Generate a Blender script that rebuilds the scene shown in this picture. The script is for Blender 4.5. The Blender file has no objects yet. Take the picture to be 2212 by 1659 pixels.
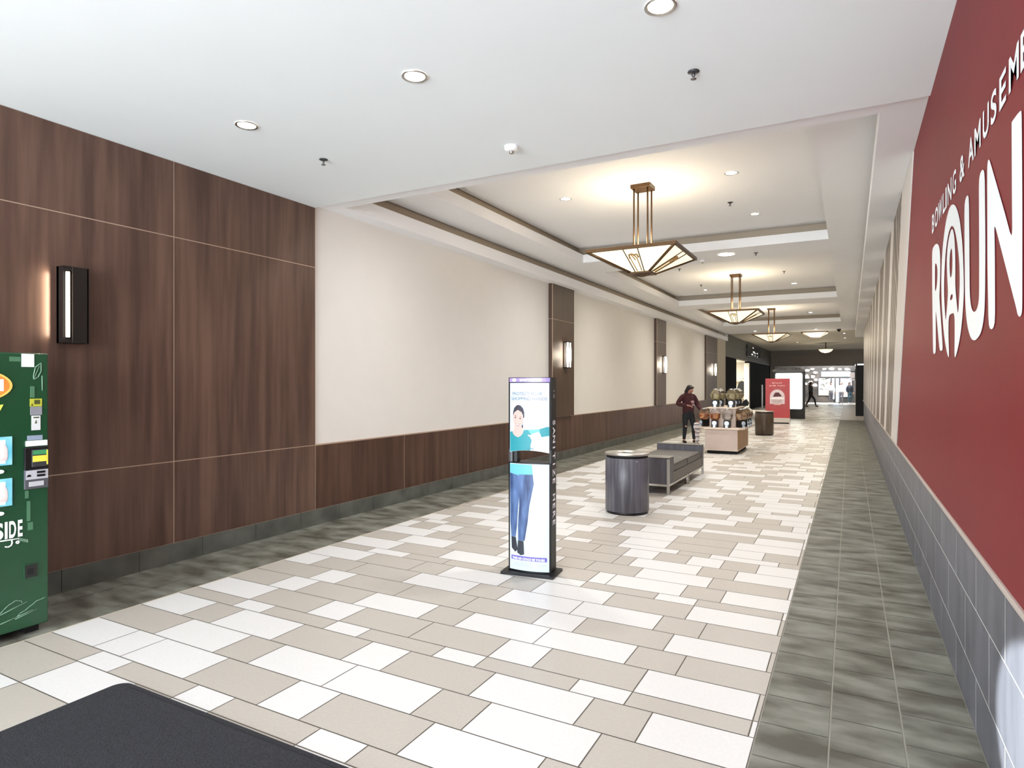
import bpy, bmesh, math, random
from mathutils import Vector, Matrix
random.seed(7)
sc = bpy.context.scene
COL = sc.collection
PI = math.pi

# ------------------------------------------------------------------ helpers
def lin(h):
    h = h.lstrip('#')
    out = []
    for i in (0, 2, 4):
        c = int(h[i:i + 2], 16) / 255
        out.append(c / 12.92 if c <= .04045 else ((c + .055) / 1.055) ** 2.4)
    return tuple(out) + (1,)

def mat(name, col, rough=.5, metal=0, emit=0, ecol=None, spec=.5, var=0, vscale=6, vstretch=(1, 1, 1), col2=None, alpha=1, trans=0, bump=0, detail=4, lo=.3, hi=.7):
    """principled material; var / col2 mix a noise-driven second colour"""
    m = bpy.data.materials.new(name); m.use_nodes = True
    nt = m.node_tree; b = nt.nodes['Principled BSDF']
    c = lin(col) if isinstance(col, str) else col
    b.inputs['Base Color'].default_value = c
    b.inputs['Roughness'].default_value = rough
    b.inputs['Metallic'].default_value = metal
    b.inputs['Specular IOR Level'].default_value = spec
    b.inputs['Alpha'].default_value = alpha
    b.inputs['Transmission Weight'].default_value = trans
    if emit:
        b.inputs['Emission Color'].default_value = lin(ecol) if isinstance(ecol, str) else (ecol or c)
        b.inputs['Emission Strength'].default_value = emit
    if var or col2 or bump:
        tc = nt.nodes.new('ShaderNodeTexCoord'); mp = nt.nodes.new('ShaderNodeMapping')
        mp.inputs['Scale'].default_value = vstretch
        nz = nt.nodes.new('ShaderNodeTexNoise'); nz.inputs['Scale'].default_value = vscale; nz.inputs['Detail'].default_value = detail
        nt.links.new(tc.outputs['Object'], mp.inputs['Vector']); nt.links.new(mp.outputs['Vector'], nz.inputs['Vector'])
        if var or col2:
            rp = nt.nodes.new('ShaderNodeValToRGB')
            d = lin(col2) if col2 else tuple(min(1, x * (1 + var)) for x in c[:3]) + (1,)
            a = c if col2 else tuple(x * (1 - var) for x in c[:3]) + (1,)
            rp.color_ramp.elements[0].color = a; rp.color_ramp.elements[1].color = d
            rp.color_ramp.elements[0].position = lo; rp.color_ramp.elements[1].position = hi
            nt.links.new(nz.outputs['Fac'], rp.inputs['Fac']); nt.links.new(rp.outputs['Color'], b.inputs['Base Color'])
        if bump:
            bp = nt.nodes.new('ShaderNodeBump'); bp.inputs['Strength'].default_value = bump; bp.inputs['Distance'].default_value = .01
            nt.links.new(nz.outputs['Fac'], bp.inputs['Height']); nt.links.new(bp.outputs['Normal'], b.inputs['Normal'])
    return m

class MB:
    """collects shapes into one mesh object"""
    def __init__(s): s.bm = bmesh.new(); s.mi = 0
    def _set(s, faces, smooth=False):
        for f in faces: f.material_index = s.mi; f.smooth = smooth
    def box(s, x0, x1, y0, y1, z0, z1, bev=0, M=None, seg=2):
        vs = [s.bm.verts.new(v) for v in ((x0,y0,z0),(x1,y0,z0),(x1,y1,z0),(x0,y1,z0),(x0,y0,z1),(x1,y0,z1),(x1,y1,z1),(x0,y1,z1))]
        fs = [s.bm.faces.new([vs[i] for i in q]) for q in ((3,2,1,0),(4,5,6,7),(0,1,5,4),(1,2,6,5),(2,3,7,6),(3,0,4,7))]
        if bev:
            es = list({e for f in fs for e in f.edges})
            r = bmesh.ops.bevel(s.bm, geom=es, offset=bev, segments=seg, affect='EDGES', profile=.5)
            allf = set(r['faces']); vs = list({v for f in allf for v in f.verts} | {v for v in vs if v.is_valid})
            fs = list({f for v in vs for f in v.link_faces})
        if M is not None:
            for v in {v for f in fs for v in f.verts}: v.co = M @ v.co
        s._set(fs); return s
    def quad(s, *p):
        f = s.bm.faces.new([s.bm.verts.new(v) for v in p]); s._set([f]); return s
    def poly(s, pts):
        f = s.bm.faces.new([s.bm.verts.new(v) for v in pts]); s._set([f]); return s
    def prism(s, pts, d):
        """polygon pts (3D) extruded by vector d, closed"""
        d = Vector(d); a = [s.bm.verts.new(p) for p in pts]; b = [s.bm.verts.new(Vector(p) + d) for p in pts]
        n = len(a); fs = [s.bm.faces.new(a[::-1]), s.bm.faces.new(b)]
        for i in range(n): fs.append(s.bm.faces.new((a[i], a[(i+1) % n], b[(i+1) % n], b[i])))
        s._set(fs); bmesh.ops.recalc_face_normals(s.bm, faces=fs); return s
    def lathe(s, prof, c=(0,0,0), n=32, smooth=True, axis='z', sx=1, sy=1, cap=True):
        """revolve (r,z) profile"""
        rings = []
        for r, z in prof:
            ring = []
            for k in range(n):
                a = 2 * PI * k / n; v = (r * math.cos(a) * sx, r * math.sin(a) * sy, z)
                if axis == 'x': v = (v[2], v[0], v[1])
                if axis == 'y': v = (v[0], v[2], v[1])
                ring.append(s.bm.verts.new((v[0]+c[0], v[1]+c[1], v[2]+c[2])))
            rings.append(ring)
        fs = []
        for a, b in zip(rings, rings[1:]):
            for k in range(n): fs.append(s.bm.faces.new((a[k], a[(k+1) % n], b[(k+1) % n], b[k])))
        s._set(fs, smooth)
        caps = []
        if cap and prof[0][0] > 1e-6: caps.append(s.bm.faces.new(rings[0][::-1]))
        if cap and prof[-1][0] > 1e-6: caps.append(s.bm.faces.new(rings[-1]))
        s._set(caps); bmesh.ops.recalc_face_normals(s.bm, faces=fs + caps); return s
    def tube(s, p, q, r, n=10, r2=None):
        p, q = Vector(p), Vector(q); d = q - p; L = d.length; M = Matrix.Translation(p) @ d.to_track_quat('Z', 'Y').to_matrix().to_4x4()
        r2 = r if r2 is None else r2
        a = [s.bm.verts.new(M @ Vector((r*math.cos(2*PI*k/n), r*math.sin(2*PI*k/n), 0))) for k in range(n)]
        b = [s.bm.verts.new(M @ Vector((r2*math.cos(2*PI*k/n), r2*math.sin(2*PI*k/n), L))) for k in range(n)]
        fs = [s.bm.faces.new((a[k], a[(k+1) % n], b[(k+1) % n], b[k])) for k in range(n)]
        s._set(fs, True); s._set([s.bm.faces.new(a[::-1]), s.bm.faces.new(b)]); return s
    def ell(s, c, rx, ry, rz, n=20):
        prof = [(math.sin(PI*k/n), -math.cos(PI*k/n)) for k in range(n + 1)]
        prof[0] = (0, -1); prof[-1] = (0, 1)
        b2 = bmesh.new()
        bmesh.ops.create_uvsphere(b2, u_segments=n, v_segments=max(8, n * 2 // 3), radius=1)
        vm = {}
        for v in b2.verts: vm[v] = s.bm.verts.new((v.co.x*rx + c[0], v.co.y*ry + c[1], v.co.z*rz + c[2]))
        s._set([s.bm.faces.new([vm[v] for v in f.verts]) for f in b2.faces], True); b2.free(); return s
    def text(s, txt, size, M, bold=0, align='CENTER', ex=0):
        cu = bpy.data.curves.new('t', 'FONT'); cu.body = txt; cu.size = size; cu.align_x = align; cu.offset = bold; cu.extrude = ex; cu.resolution_u = 3
        o = bpy.data.objects.new('t', cu); me = o.to_mesh()
        vm = [s.bm.verts.new(M @ v.co) for v in me.vertices]; fs = []
        for p in me.polygons:
            try: fs.append(s.bm.faces.new([vm[i] for i in p.vertices]))
            except ValueError: pass
        s._set(fs); o.to_mesh_clear(); bpy.data.objects.remove(o); bpy.data.curves.remove(cu); return s
    def build(s, name, mats, parent=None, M=None):
        me = bpy.data.meshes.new(name); s.bm.normal_update(); s.bm.to_mesh(me); s.bm.free()
        for m in (mats if isinstance(mats, (list, tuple)) else [mats]): me.materials.append(m)
        o = bpy.data.objects.new(name, me); COL.objects.link(o)
        if parent: o.parent = parent
        if M is not None: o.matrix_local = M
        return o

def thing(name, label, cat, loc=(0, 0, 0), rz=0, group=None):
    o = bpy.data.objects.new(name, None); COL.objects.link(o); o.empty_display_size = .1
    o.location = loc; o.rotation_euler = (0, 0, rz)
    tag(o, label, cat, group); return o
def tag(o, label, cat, group=None):
    o['label'] = label; o['category'] = cat
    if group: o['group'] = group
    return o
def struct(o): o['kind'] = 'structure'; return o
def dup(root, loc, rz, label):
    r = root.copy(); COL.objects.link(r); r.location = loc; r.rotation_euler = (0, 0, rz); r['label'] = label
    for ch in list(root.children):
        c = ch.copy(); COL.objects.link(c); c.parent = r
        for g in list(ch.children):
            d = g.copy(); COL.objects.link(d); d.parent = c
    return r
def lamp(kind, loc, energy, col=(1, 1, 1), **k):
    l = bpy.data.lights.new(kind.lower() + '_lamp', kind); l.energy = energy; l.color = col
    rot = k.pop('rot', None); tgt = k.pop('to', None)
    for a, v in k.items(): setattr(l, a, v)
    o = bpy.data.objects.new(kind.lower() + '_lamp', l); COL.objects.link(o); o.location = loc
    if tgt: o.rotation_euler = (Vector(tgt) - Vector(loc)).to_track_quat('-Z', 'Y').to_euler()
    if rot: o.rotation_euler = rot
    return o

# ------------------------------------------------------------------ dimensions (metres)
XL, XR, XT = -5.5, .5, .525          # left wall, right upper wall, right tile wainscot
FL, FR = -4.66, -.39                 # edges of the light tile field
Y0 = -6.5                            # entrance end
YE = 31.6                            # end of the corridor floor
FT = .3048

# ------------------------------------------------------------------ materials
WARM = (1, .88, .68)
M_tilew = mat('floor tile cream', '#DCDAD7', .34, var=.03, vscale=60, spec=.4)
M_tileb = mat('floor tile beige', '#B6AFA5', .36, var=.04, vscale=60, spec=.4)
M_grout = mat('floor grout', '#6E675C', .8)
M_edge = mat('floor edging', '#CFC3AC', .5)
M_slate = mat('slate floor tile', '#4F4C42', .5, col2='#84847A', vscale=2.6, vstretch=(1.1, 2.4, 1), detail=8, lo=.36, hi=.66, spec=.4)
M_slateg = mat('slate grout', '#9A978B', .8)
M_base = mat('slate skirting', '#44453F', .5, col2='#62635C', vscale=4, detail=6)
M_wood = mat('dark wood laminate', '#4C382F', .42, col2='#695043', vscale=3.0, vstretch=(3.5, 3.5, .22), detail=6, lo=.36, hi=.66, spec=.35)
M_wood2 = mat('dark wood wainscot', '#422C22', .42, col2='#5C4234', vscale=3.0, vstretch=(3.5, 3.5, .22), detail=6, lo=.36, hi=.68, spec=.35)
M_strip = mat('champagne metal strip', '#B29A86', .4, metal=.3)
M_white = mat('warm white paint', '#DAD6D0', .7, var=.012, vscale=3)
M_ceil = mat('ceiling paint', '#EAEFF0', .8, var=.008, vscale=2)
M_ceilw = mat('coffer paint', '#E9E9EA', .8, var=.008, vscale=2)
M_red = mat('red wall paint', '#7A2327', .45, var=.04, vscale=2.5, spec=.08)
M_letter = mat('white vinyl lettering', '#F4F7F8', .4)
M_rtile = mat('grey wall tile', '#54555D', .38, col2='#6B6B74', vscale=2.5, vstretch=(1, 3, .7), detail=5, spec=.4)
M_rgrout = mat('pale tile grout', '#D4D1CB', .7)
M_tan = mat('tan edge trim', '#B8AAA0', .5)
M_black = mat('black plastic', '#0E0D10', .35)
M_blackm = mat('matt black', '#0A0A0B', .7)
M_steel = mat('brushed steel', '#B9B4AC', .32, metal=.9)
M_chrome = mat('chrome', '#E8ECF2', .12, metal=1)
M_bronze = mat('antique bronze', '#5A4128', .4, metal=.65)
M_glow = mat('downlight lens', '#FFFFFF', .5, emit=6, ecol='#FFF8EC')
M_glowt = mat('lamp tube', '#FFFFFF', .5, emit=12, ecol='#FFF4E2')

# ------------------------------------------------------------------ floor
def floor():
    m = MB(); m.mi = 2
    m.quad((FL, Y0, -.0025), (FR, Y0, -.0025), (FR, 60, -.0025), (FL, 60, -.0025))
    m.mi = 5
    m.quad((XL - 5, Y0, -.003), (FL, Y0, -.003), (FL, 60, -.003), (XL - 5, 60, -.003))
    m.quad((FR, Y0, -.003), (8, Y0, -.003), (8, 60, -.003), (FR, 60, -.003))
    g = .0035
    def tile(x0, x1, y0, y1, mi, gg=g):
        if x1 - x0 < .02: return
        m.mi = mi; m.quad((x0+gg, y0+gg, 0), (x1-gg, y0+gg, 0), (x1-gg, y1-gg, 0), (x0+gg, y1-gg, 0))
    W, B = 0, 1
    # rows near the camera: (y0, y1 in tile units, joints in feet, colours)
    rows = [
     (5.73, 6.70, [-15.29,-13.24,-11.29,-10.27,-9.29,-7.30,-5.32,-3.36,-1.37,-1.28], 'BWBWBWBWB'),
     (6.70, 7.21, [-15.29,-13.28,-12.25,-10.27,-9.29,-7.30,-6.33,-4.35,-3.36,-1.37,-1.28], 'BWBWBWBWBW'),
     (7.21, 8.20, [-15.29,-13.69,-12.73,-10.75,-8.79,-7.80,-5.82,-3.86,-1.88,-1.28], 'WWWBWBWBW'),
     (8.20, 9.17, [-15.29,-13.24,-11.28,-10.26,-8.31,-6.33,-5.34,-3.37,-1.28], 'BWBWWBWB'),
     (9.17, 10.15, [-15.29,-13.72,-12.73,-10.75,-8.78,-7.79,-5.82,-3.86,-2.85,-1.28], 'WBWBWBWBW'),
     (10.15, 10.66, [-15.29,-13.24,-12.25,-10.24,-9.27,-7.30,-6.31,-4.35,-3.35,-1.37,-1.28], 'BWBWBWBWBW'),
     (10.66, 11.63, [-15.29,-13.24,-11.28,-10.24,-8.28,-6.31,-5.33,-3.35,-1.37,-1.28], 'WBWBBWBWB'),
     (11.63, 12.58, [-15.29,-13.72,-12.73,-10.75,-8.77,-7.77,-5.80,-3.83,-2.85,-1.28], 'BWBWBWWBB'),
     (12.58, 13.54, [-15.29,-13.24,-12.25,-10.24,-8.26,-6.30,-5.32,-3.33,-1.38,-1.28], 'BWBBBWBWB'),
     (13.54, 14.50, [-15.29,-14.2,-12.75,-10.75,-8.77,-7.78,-5.80,-3.81,-2.83,-1.28], 'WBBWBWWBB'),
     (14.50, 15.49, [-15.29,-13.24,-11.28,-10.26,-8.28,-7.30,-5.32,-3.33,-1.37,-1.28], 'WBBWBWBWB'),
     (15.49, 16.00, [-15.29,-13.72,-12.25,-10.75,-8.77,-6.31,-4.33,-3.34,-1.37,-1.28], 'BWBBWBWBW'),
     (16.00, 17.00, [-15.29,-13.24,-11.28,-9.29,-8.28,-6.31,-5.80,-3.81,-2.82,-1.28], 'WBWBBWWBW'),
     (17.00, 17.97, [-15.29,-13.72,-11.75,-9.78,-7.78,-6.80,-5.32,-3.33,-1.37,-1.28], 'BWBWBBWBW'),
     (17.97, 18.93, [-15.29,-13.24,-12.25,-10.26,-8.28,-6.31,-5.80,-3.81,-2.82,-1.28], 'WBBWBBWBW'),
    ]
    for y0, y1, js, cs in rows:
        for a, b, c in zip(js, js[1:], cs):
            tile(max(a*FT, FL), min(b*FT, FR), y0*FT, y1*FT, W if c == 'W' else B)
    u = .15072
    xs0 = -1.37 * FT
    rnd = random.Random(11)
    def rrow(y0, y1, half, k):
        x = xs0 - u * 28; edge = True; prev = rnd.random() < .5
        x -= rnd.choice((0, 1, 2, 3)) * u
        tile_list = []
        while x < xs0 - .01:
            n = rnd.choice((4, 4, 4, 2, 2, 3)) if not half else rnd.choice((4, 4, 2, 2))
            if x + n*u > xs0 - .01: n = max(1, round((xs0 - x) / u))
            c = (not prev) if rnd.random() < .9 else prev
            prev = c
            tile_list.append((x, x + n*u, c)); x += n*u
        tile_list.append((xs0, FR, rnd.random() < .5))
        if rnd.random() < .4: # last tile runs right to the edge
            a = tile_list[-2]; tile_list[-2:] = [(a[0], FR, a[2])]
        for a, b, c in tile_list: tile(max(a, FL), min(b, FR), y0, y1, W if c else B)
    y = 18.93 * FT; k = 0
    pat = [0, 1, 0, 0, 0, 1, 0, 0, 0, 0, 1, 0, 0, 1]
    while y < YE - .05:
        h = pat[k % len(pat)]; d = u if h else u*2 - .003
        rrow(y, min(y + d, YE), h, k); y += d; k += 1
    while y < 59.9:
        h = pat[k % len(pat)]; d = u*2 if h else u*4
        rrow(y, min(y + d, 59.9), h, k); y += d; k += 1
    y = 5.73 * FT; k = 3
    while y > Y0:
        h = pat[k % len(pat)]; d = u if h else u*2 - .003
        rrow(max(y - d, Y0), y, h, k); y -= d; k += 1
    # slate borders
    m.mi = 3
    w = (XT - FR) / 3
    for c in range(3):
        y = Y0 - .1 * c; L = .305
        while y < YE:
            tile(FR + .002 + c*w, FR + (c+1)*w, y, min(y + L, YE), 3, .003); y += L
    w = (FL - XL) / 3
    for c in range(3):
        y = Y0 - .2 * (c % 2); L = .61
        while y < YE:
            tile(XL + c*w, XL + (c+1)*w - .002, y, min(y + L, YE), 3, .0015); y += L
    m.mi = 4
    m.quad((FL - .004, Y0, .0008), (FL + .009, Y0, .0008), (FL + .009, YE, .0008), (FL - .004, YE, .0008))
    # dark threshold line and the hall beyond
    m.mi = 3; m.quad((FL, YE - .1, .001), (XT, YE - .1, .001), (XT, YE + .12, .001), (FL, YE + .12, .001))
    m.mi = 1
    for xx in range(12):
        m.quad((FR + xx*.7, YE + .12, 0), (FR + xx*.7 + .69, YE + .12, 0), (FR + xx*.7 + .69, 60, 0), (FR + xx*.7, 60, 0))
    for xx in range(8):
        m.quad((FL - xx*.7 - .69, YE + .12, 0), (FL - xx*.7, YE + .12, 0), (FL - xx*.7, 60, 0), (FL - xx*.7 - .69, 60, 0))
    struct(m.build('floor', [M_tilew, M_tileb, M_grout, M_slate, M_edge, M_slateg]))
floor()

# ------------------------------------------------------------------ left wall
YP = 5.32
m = MB(); m.box(XL - .25, XL, Y0, 32.2, 0, 4.3)
struct(m.build('wall_left', M_white))
# tall dark wood cladding by the entrance, with its metal joint strips
m = MB(); m.mi = 0
zs = (.178, .93, 2.995, 3.69)
ys = (Y0, -5.07, -3.34, -1.61, .12, 1.855, 3.588, YP)
for a, b in zip(ys, ys[1:]):
    for c, d in zip(zs, zs[1:]): m.box(XL, XL + .03, a + .005, b - .005, c + .005, d - .004, .003)
m.mi = 1; m.box(XL, XL + .026, Y0, YP, .178, 3.688)
struct(m.build('trim_1', [M_wood, M_strip]))
# low wainscot along the corridor
m = MB(); m.mi = 0
ys = [YP + 1.65 * k for k in range(17)] + [32.2]
for a, b in zip(ys, ys[1:]): m.box(XL, XL + .03, a + .005, b - .005, .183, .922, .003)
m.mi = 1; m.box(XL, XL + .026, YP, 32.2, .178, .935)
struct(m.build('trim_2', [M_wood2, M_strip]))
m = MB()
for k in range(64):
    y = Y0 + .61 * k; m.box(XL, XL + .04, y + .002, min(y + .608, 32.2), 0, .178)
struct(m.build('baseboard_left', M_base))
# three wood pilasters
for i, (a, b) in enumerate(((11.78, 12.94), (19.73, 20.89), (27.6, 30.0))):
    m = MB(); m.mi = 0
    for c, d in ((.935, 2.98), (2.99, 3.72)): m.box(XL, XL + .085, a, b, c, d)
    m.mi = 1; m.box(XL + .082, XL + .090, a - .003, a + .012, .935, 3.72); m.box(XL, XL + .081, a + .003, b - .003, 2.97, 3.0)
    struct(m.build('trim_%d' % (3 + i), [mat('pilaster wood', '#3E2C20', .45, col2='#4E3A2B', vscale=3, vstretch=(3.5, 3.5, .3), detail=6), M_strip]))
m = MB(); m.box(XL - .2, XL + .10, 30.15, 32.15, 0, 4.15)
struct(m.build('trim_6', mat('beige end post', '#B3A894', .6)))

# ------------------------------------------------------------------ right wall
m = MB(); m.box(XR + .03, XR + .3, Y0, 31.4, .89, 4.3)
struct(m.build('wall_right', mat('pale lilac wall paint', '#D3CAC4', .55)))
m = MB()
m.prism([(XR, Y0, .905), (XR, 8.87, .905), (XR, 6.58, 3.735), (XR, Y0, 3.735)], (.03, 0, 0))
struct(m.build('wall_right_red', M_red))
m = MB(); m.mi = 1; m.box(XT + .0006, XT + .3, Y0, 31.4, 0, .89); m.mi = 0
for r, (z0, z1, off) in enumerate(((0, .252, 0), (.256, .571, .315), (.575, .885, 0))):
    y = 1.128 + off - .63 * 13
    while y < 31.4:
        m.box(XT, XT + .02, max(y, Y0) + .004, min(y + .6255, 31.4), z0 + .0005, z1 - .0015); y += .63
struct(m.build('trim_7', [M_rtile, M_rgrout]))
m = MB(); m.box(XR - .012, XT + .01, Y0, 31.4, .885, .908, .004)
struct(m.build('trim_8', M_tan))

# white vinyl lettering on the red wall
LET = {
'R': [[(5.172, 2.572), (5.016, 2.573), (4.918, 2.563), (4.802, 2.531), (4.742, 2.481), (4.716, 2.395), (4.735, 2.297), (4.76, 2.225), (4.77, 2.194), (4.724, 2.113), (4.593, 1.853), (4.674, 1.85), (4.757, 1.857), (4.877, 2.032), (4.947, 2.127), (4.958, 2.111), (4.945, 1.853), (5.039, 1.845), (5.108, 1.853), (5.158, 2.262)], [(5.004, 2.443), (4.933, 2.438), (4.874, 2.396), (4.863, 2.342), (4.905, 2.276), (4.97, 2.258), (5.003, 2.269)]],
'O': [[(4.194, 2.64), (4.057, 2.592), (3.936, 2.497), (3.844, 2.35), (3.806, 2.193), (3.799, 2.092), (3.836, 1.996), (3.9, 1.9), (4.0, 1.827), (4.078, 1.788), (4.121, 1.792), (4.107, 1.914), (4.115, 2.034), (4.341, 2.039), (4.357, 1.931), (4.315, 1.794), (4.381, 1.805), (4.489, 1.881), (4.58, 1.989), (4.652, 2.137), (4.677, 2.264), (4.663, 2.386), (4.598, 2.497), (4.472, 2.603), (4.324, 2.65)], [(4.468, 2.013), (4.513, 2.091), (4.55, 2.216), (4.523, 2.333), (4.462, 2.441), (4.365, 2.51), (4.263, 2.529), (4.193, 2.519), (4.111, 2.483), (4.021, 2.395), (3.952, 2.288), (3.931, 2.202), (3.941, 2.11), (3.991, 2.0), (4.03, 2.068), (4.091, 2.166), (4.084, 2.262), (4.092, 2.355), (4.118, 2.436), (4.167, 2.489), (4.216, 2.507), (4.283, 2.504), (4.385, 2.456), (4.427, 2.37), (4.409, 2.274), (4.367, 2.18), (4.4, 2.109), (4.447, 2.049)], [(4.239, 2.409), (4.204, 2.376), (4.192, 2.307), (4.215, 2.255), (4.262, 2.237), (4.294, 2.267), (4.314, 2.328), (4.294, 2.381)], [(4.269, 2.145), (4.183, 2.143), (4.183, 2.115), (4.293, 2.114)]],
'U': [[(3.786, 2.554), (3.654, 2.557), (3.638, 2.309), (3.628, 2.071), (3.586, 2.0), (3.511, 1.971), (3.43, 1.979), (3.381, 2.018), (3.383, 2.259), (3.392, 2.567), (3.257, 2.558), (3.238, 2.231), (3.244, 2.022), (3.265, 1.928), (3.333, 1.865), (3.442, 1.845), (3.519, 1.844), (3.599, 1.86), (3.684, 1.914), (3.738, 1.986), (3.768, 2.088), (3.782, 2.338)]],
'N': [[(3.203, 2.54), (3.186, 2.563), (3.167, 2.562), (3.144, 2.547), (2.866, 2.271), (2.745, 2.143), (2.752, 2.276), (2.759, 2.559), (2.756, 2.564), (2.623, 2.556), (2.612, 2.538), (2.602, 2.238), (2.601, 1.893), (2.614, 1.874), (2.639, 1.87), (2.668, 1.881), (2.682, 1.901), (3.06, 2.283), (3.046, 2.194), (3.038, 1.866), (3.168, 1.866), (3.195, 2.14)]],
}
SMALL = [('M', 2.804, 2.654), ('E', 2.965, 2.85), ('S', 3.129, 3.017), ('U', 3.30, 3.168), ('M', 3.505, 3.35), ('A', 3.677, 3.524), ('&', 3.939, 3.785), ('G', 4.193, 4.065), ('N', 4.393, 4.236), ('I', 4.484, 4.432), ('L', 4.608, 4.50), ('W', 4.83, 4.641), ('O', 5.017, 4.845), ('B', 5.175, 5.055), ('E', 2.63, 2.52), ('N', 2.49, 2.34), ('T', 2.31, 2.18)]
def flat_curve(splines):
    """2D outline curve (holes by even-odd) -> list of (verts, faces)"""
    cu = bpy.data.curves.new('t', 'CURVE'); cu.dimensions = '2D'; cu.fill_mode = 'BOTH'
    for s in splines:
        sp = cu.splines.new('POLY'); sp.points.add(len(s) - 1); sp.use_cyclic_u = True
        for p, q in zip(sp.points, s): p.co = (q[0], q[1], 0, 1)
    o = bpy.data.objects.new('t', cu); me = o.to_mesh()
    r = [tuple(v.co) for v in me.vertices], [tuple(p.vertices) for p in me.polygons]
    o.to_mesh_clear(); bpy.data.objects.remove(o); bpy.data.curves.remove(cu); return r
def smooth_outline(s, n=2):
    for _ in range(n):
        out = []
        for i in range(len(s)):
            a, b = Vector(s[i]), Vector(s[(i + 1) % len(s)])
            if (a - b).length > .16: out += [tuple(a.lerp(b, .03 / (a-b).length)), tuple(b.lerp(a, .03 / (a-b).length))]
            else: out += [tuple(a.lerp(b, .25)), tuple(a.lerp(b, .75))]
        s = out
    return s
def raw_glyph(ch, bold=.02):
    cu = bpy.data.curves.new('t', 'FONT'); cu.body = ch; cu.size = 1; cu.offset = bold
    o = bpy.data.objects.new('t', cu); me = o.to_mesh()
    vs = [tuple(v.co) for v in me.vertices]; fs = [tuple(p.vertices) for p in me.polygons]
    o.to_mesh_clear(); bpy.data.objects.remove(o); bpy.data.curves.remove(cu); return vs, fs
sg = thing('wall_lettering', 'large white bowling and amusement lettering on the glossy red wall', 'sign', (XR - .003, 4, 2.3))
def letter_obj(vs, fs, nm):
    m = MB(); v2 = [m.bm.verts.new(v) for v in vs]
    for f in fs:
        try: m.bm.faces.new([v2[i] for i in f])
        except ValueError: pass
    return m.build(nm, M_letter, sg)
for k, S in LET.items():
    vs, fs = flat_curve([smooth_outline(s, 2) for s in S])
    letter_obj([(0, v[0] - 4, v[1] - 2.3) for v in vs], fs, 'letter')
for ch, ya, yb in SMALL:
    vs, fs = raw_glyph(ch)
    x0, x1 = min(v[0] for v in vs), max(v[0] for v in vs); y0, y1 = min(v[1] for v in vs), max(v[1] for v in vs)
    letter_obj([(0, ya + (yb - ya) * (v[0] - x0) / (x1 - x0) - 4, 2.677 + .125 * (v[1] - y0) / (y1 - y0) - 2.3) for v in vs], fs, 'letter')

# slanted brown mural bays further along the right wall
def mural_mat():
    m = bpy.data.materials.new('brown swirl mural'); m.use_nodes = True; nt = m.node_tree; b = nt.nodes['Principled BSDF']
    tc = nt.nodes.new('ShaderNodeTexCoord'); mp = nt.nodes.new('ShaderNodeMapping'); mp.inputs['Scale'].default_value = (1, 1.3, .8); mp.inputs['Rotation'].default_value = (.5, 0, 0)
    wv = nt.nodes.new('ShaderNodeTexWave'); wv.bands_direction = 'Y'; wv.inputs['Scale'].default_value = .5; wv.inputs['Distortion'].default_value = 9; wv.inputs['Detail'].default_value = 2; wv.inputs['Detail Scale'].default_value = .8
    rp = nt.nodes.new('ShaderNodeValToRGB'); e = rp.color_ramp.elements
    e[0].color = lin('#4F4136'); e[0].position = .25; e[1].color = lin('#8A7866'); e[1].position = .55
    x = e.new(.74); x.color = lin('#D5C9BA'); x = e.new(.84); x.color = lin('#54463B')
    nt.links.new(tc.outputs['Object'], mp.inputs['Vector']); nt.links.new(mp.outputs['Vector'], wv.inputs['Vector'])
    nt.links.new(wv.outputs['Fac'], rp.inputs['Fac']); nt.links.new(rp.outputs['Color'], b.inputs['Base Color']); b.inputs['Roughness'].default_value = .4
    return m
M_mural = mural_mat()
ORD = ['first', 'second', 'third', 'fourth', 'fifth', 'sixth', 'seventh', 'eighth', 'ninth', 'tenth']
for k in range(10):
    a = 7.95 + 2.05 * k; sh = max(.0, 2.05 - .05*k)
    m = MB(); z0, z1 = .91, 3.715
    t1 = min(a + 1.38 + sh, 31.35)
    if t1 - a - sh < .2: break
    m.prism([(XR - .008, a + sh, z0), (XR - .008, t1, z0), (XR - .008, a + 1.38, z1), (XR - .008, a, z1)], (.012, 0, 0))
    o = m.build('mural_panel', M_mural)
    tag(o, 'slanted brown swirl mural panel, %s one along the pale wall after the red wall' % ORD[k], 'mural', 'slanted mural panels')

m = MB()
def slant(y0b, y1b, y1t, y0t): m.prism([(XR - .008, y0b, .91), (XR - .008, y1b, .91), (XR - .008, y1t, 3.715), (XR - .008, y0t, 3.715)], (.036, 0, 0))
slant(8.885, 9.985, 7.935, 6.61)
for k in range(10):
    a, sh = 7.95 + 2.05 * k, 2.05 - .05 * k
    b, sb = a + 2.05, 2.0 - .05 * k
    if a + 1.38 + sh < 31.3: slant(a + 1.40 + sh, min(b + sb - .015, 31.38), min(b - .015, 31.38), a + 1.40)
struct(m.build('trim_9', mat('pale lilac panel paint', '#D6CFC9', .45)))

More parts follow.
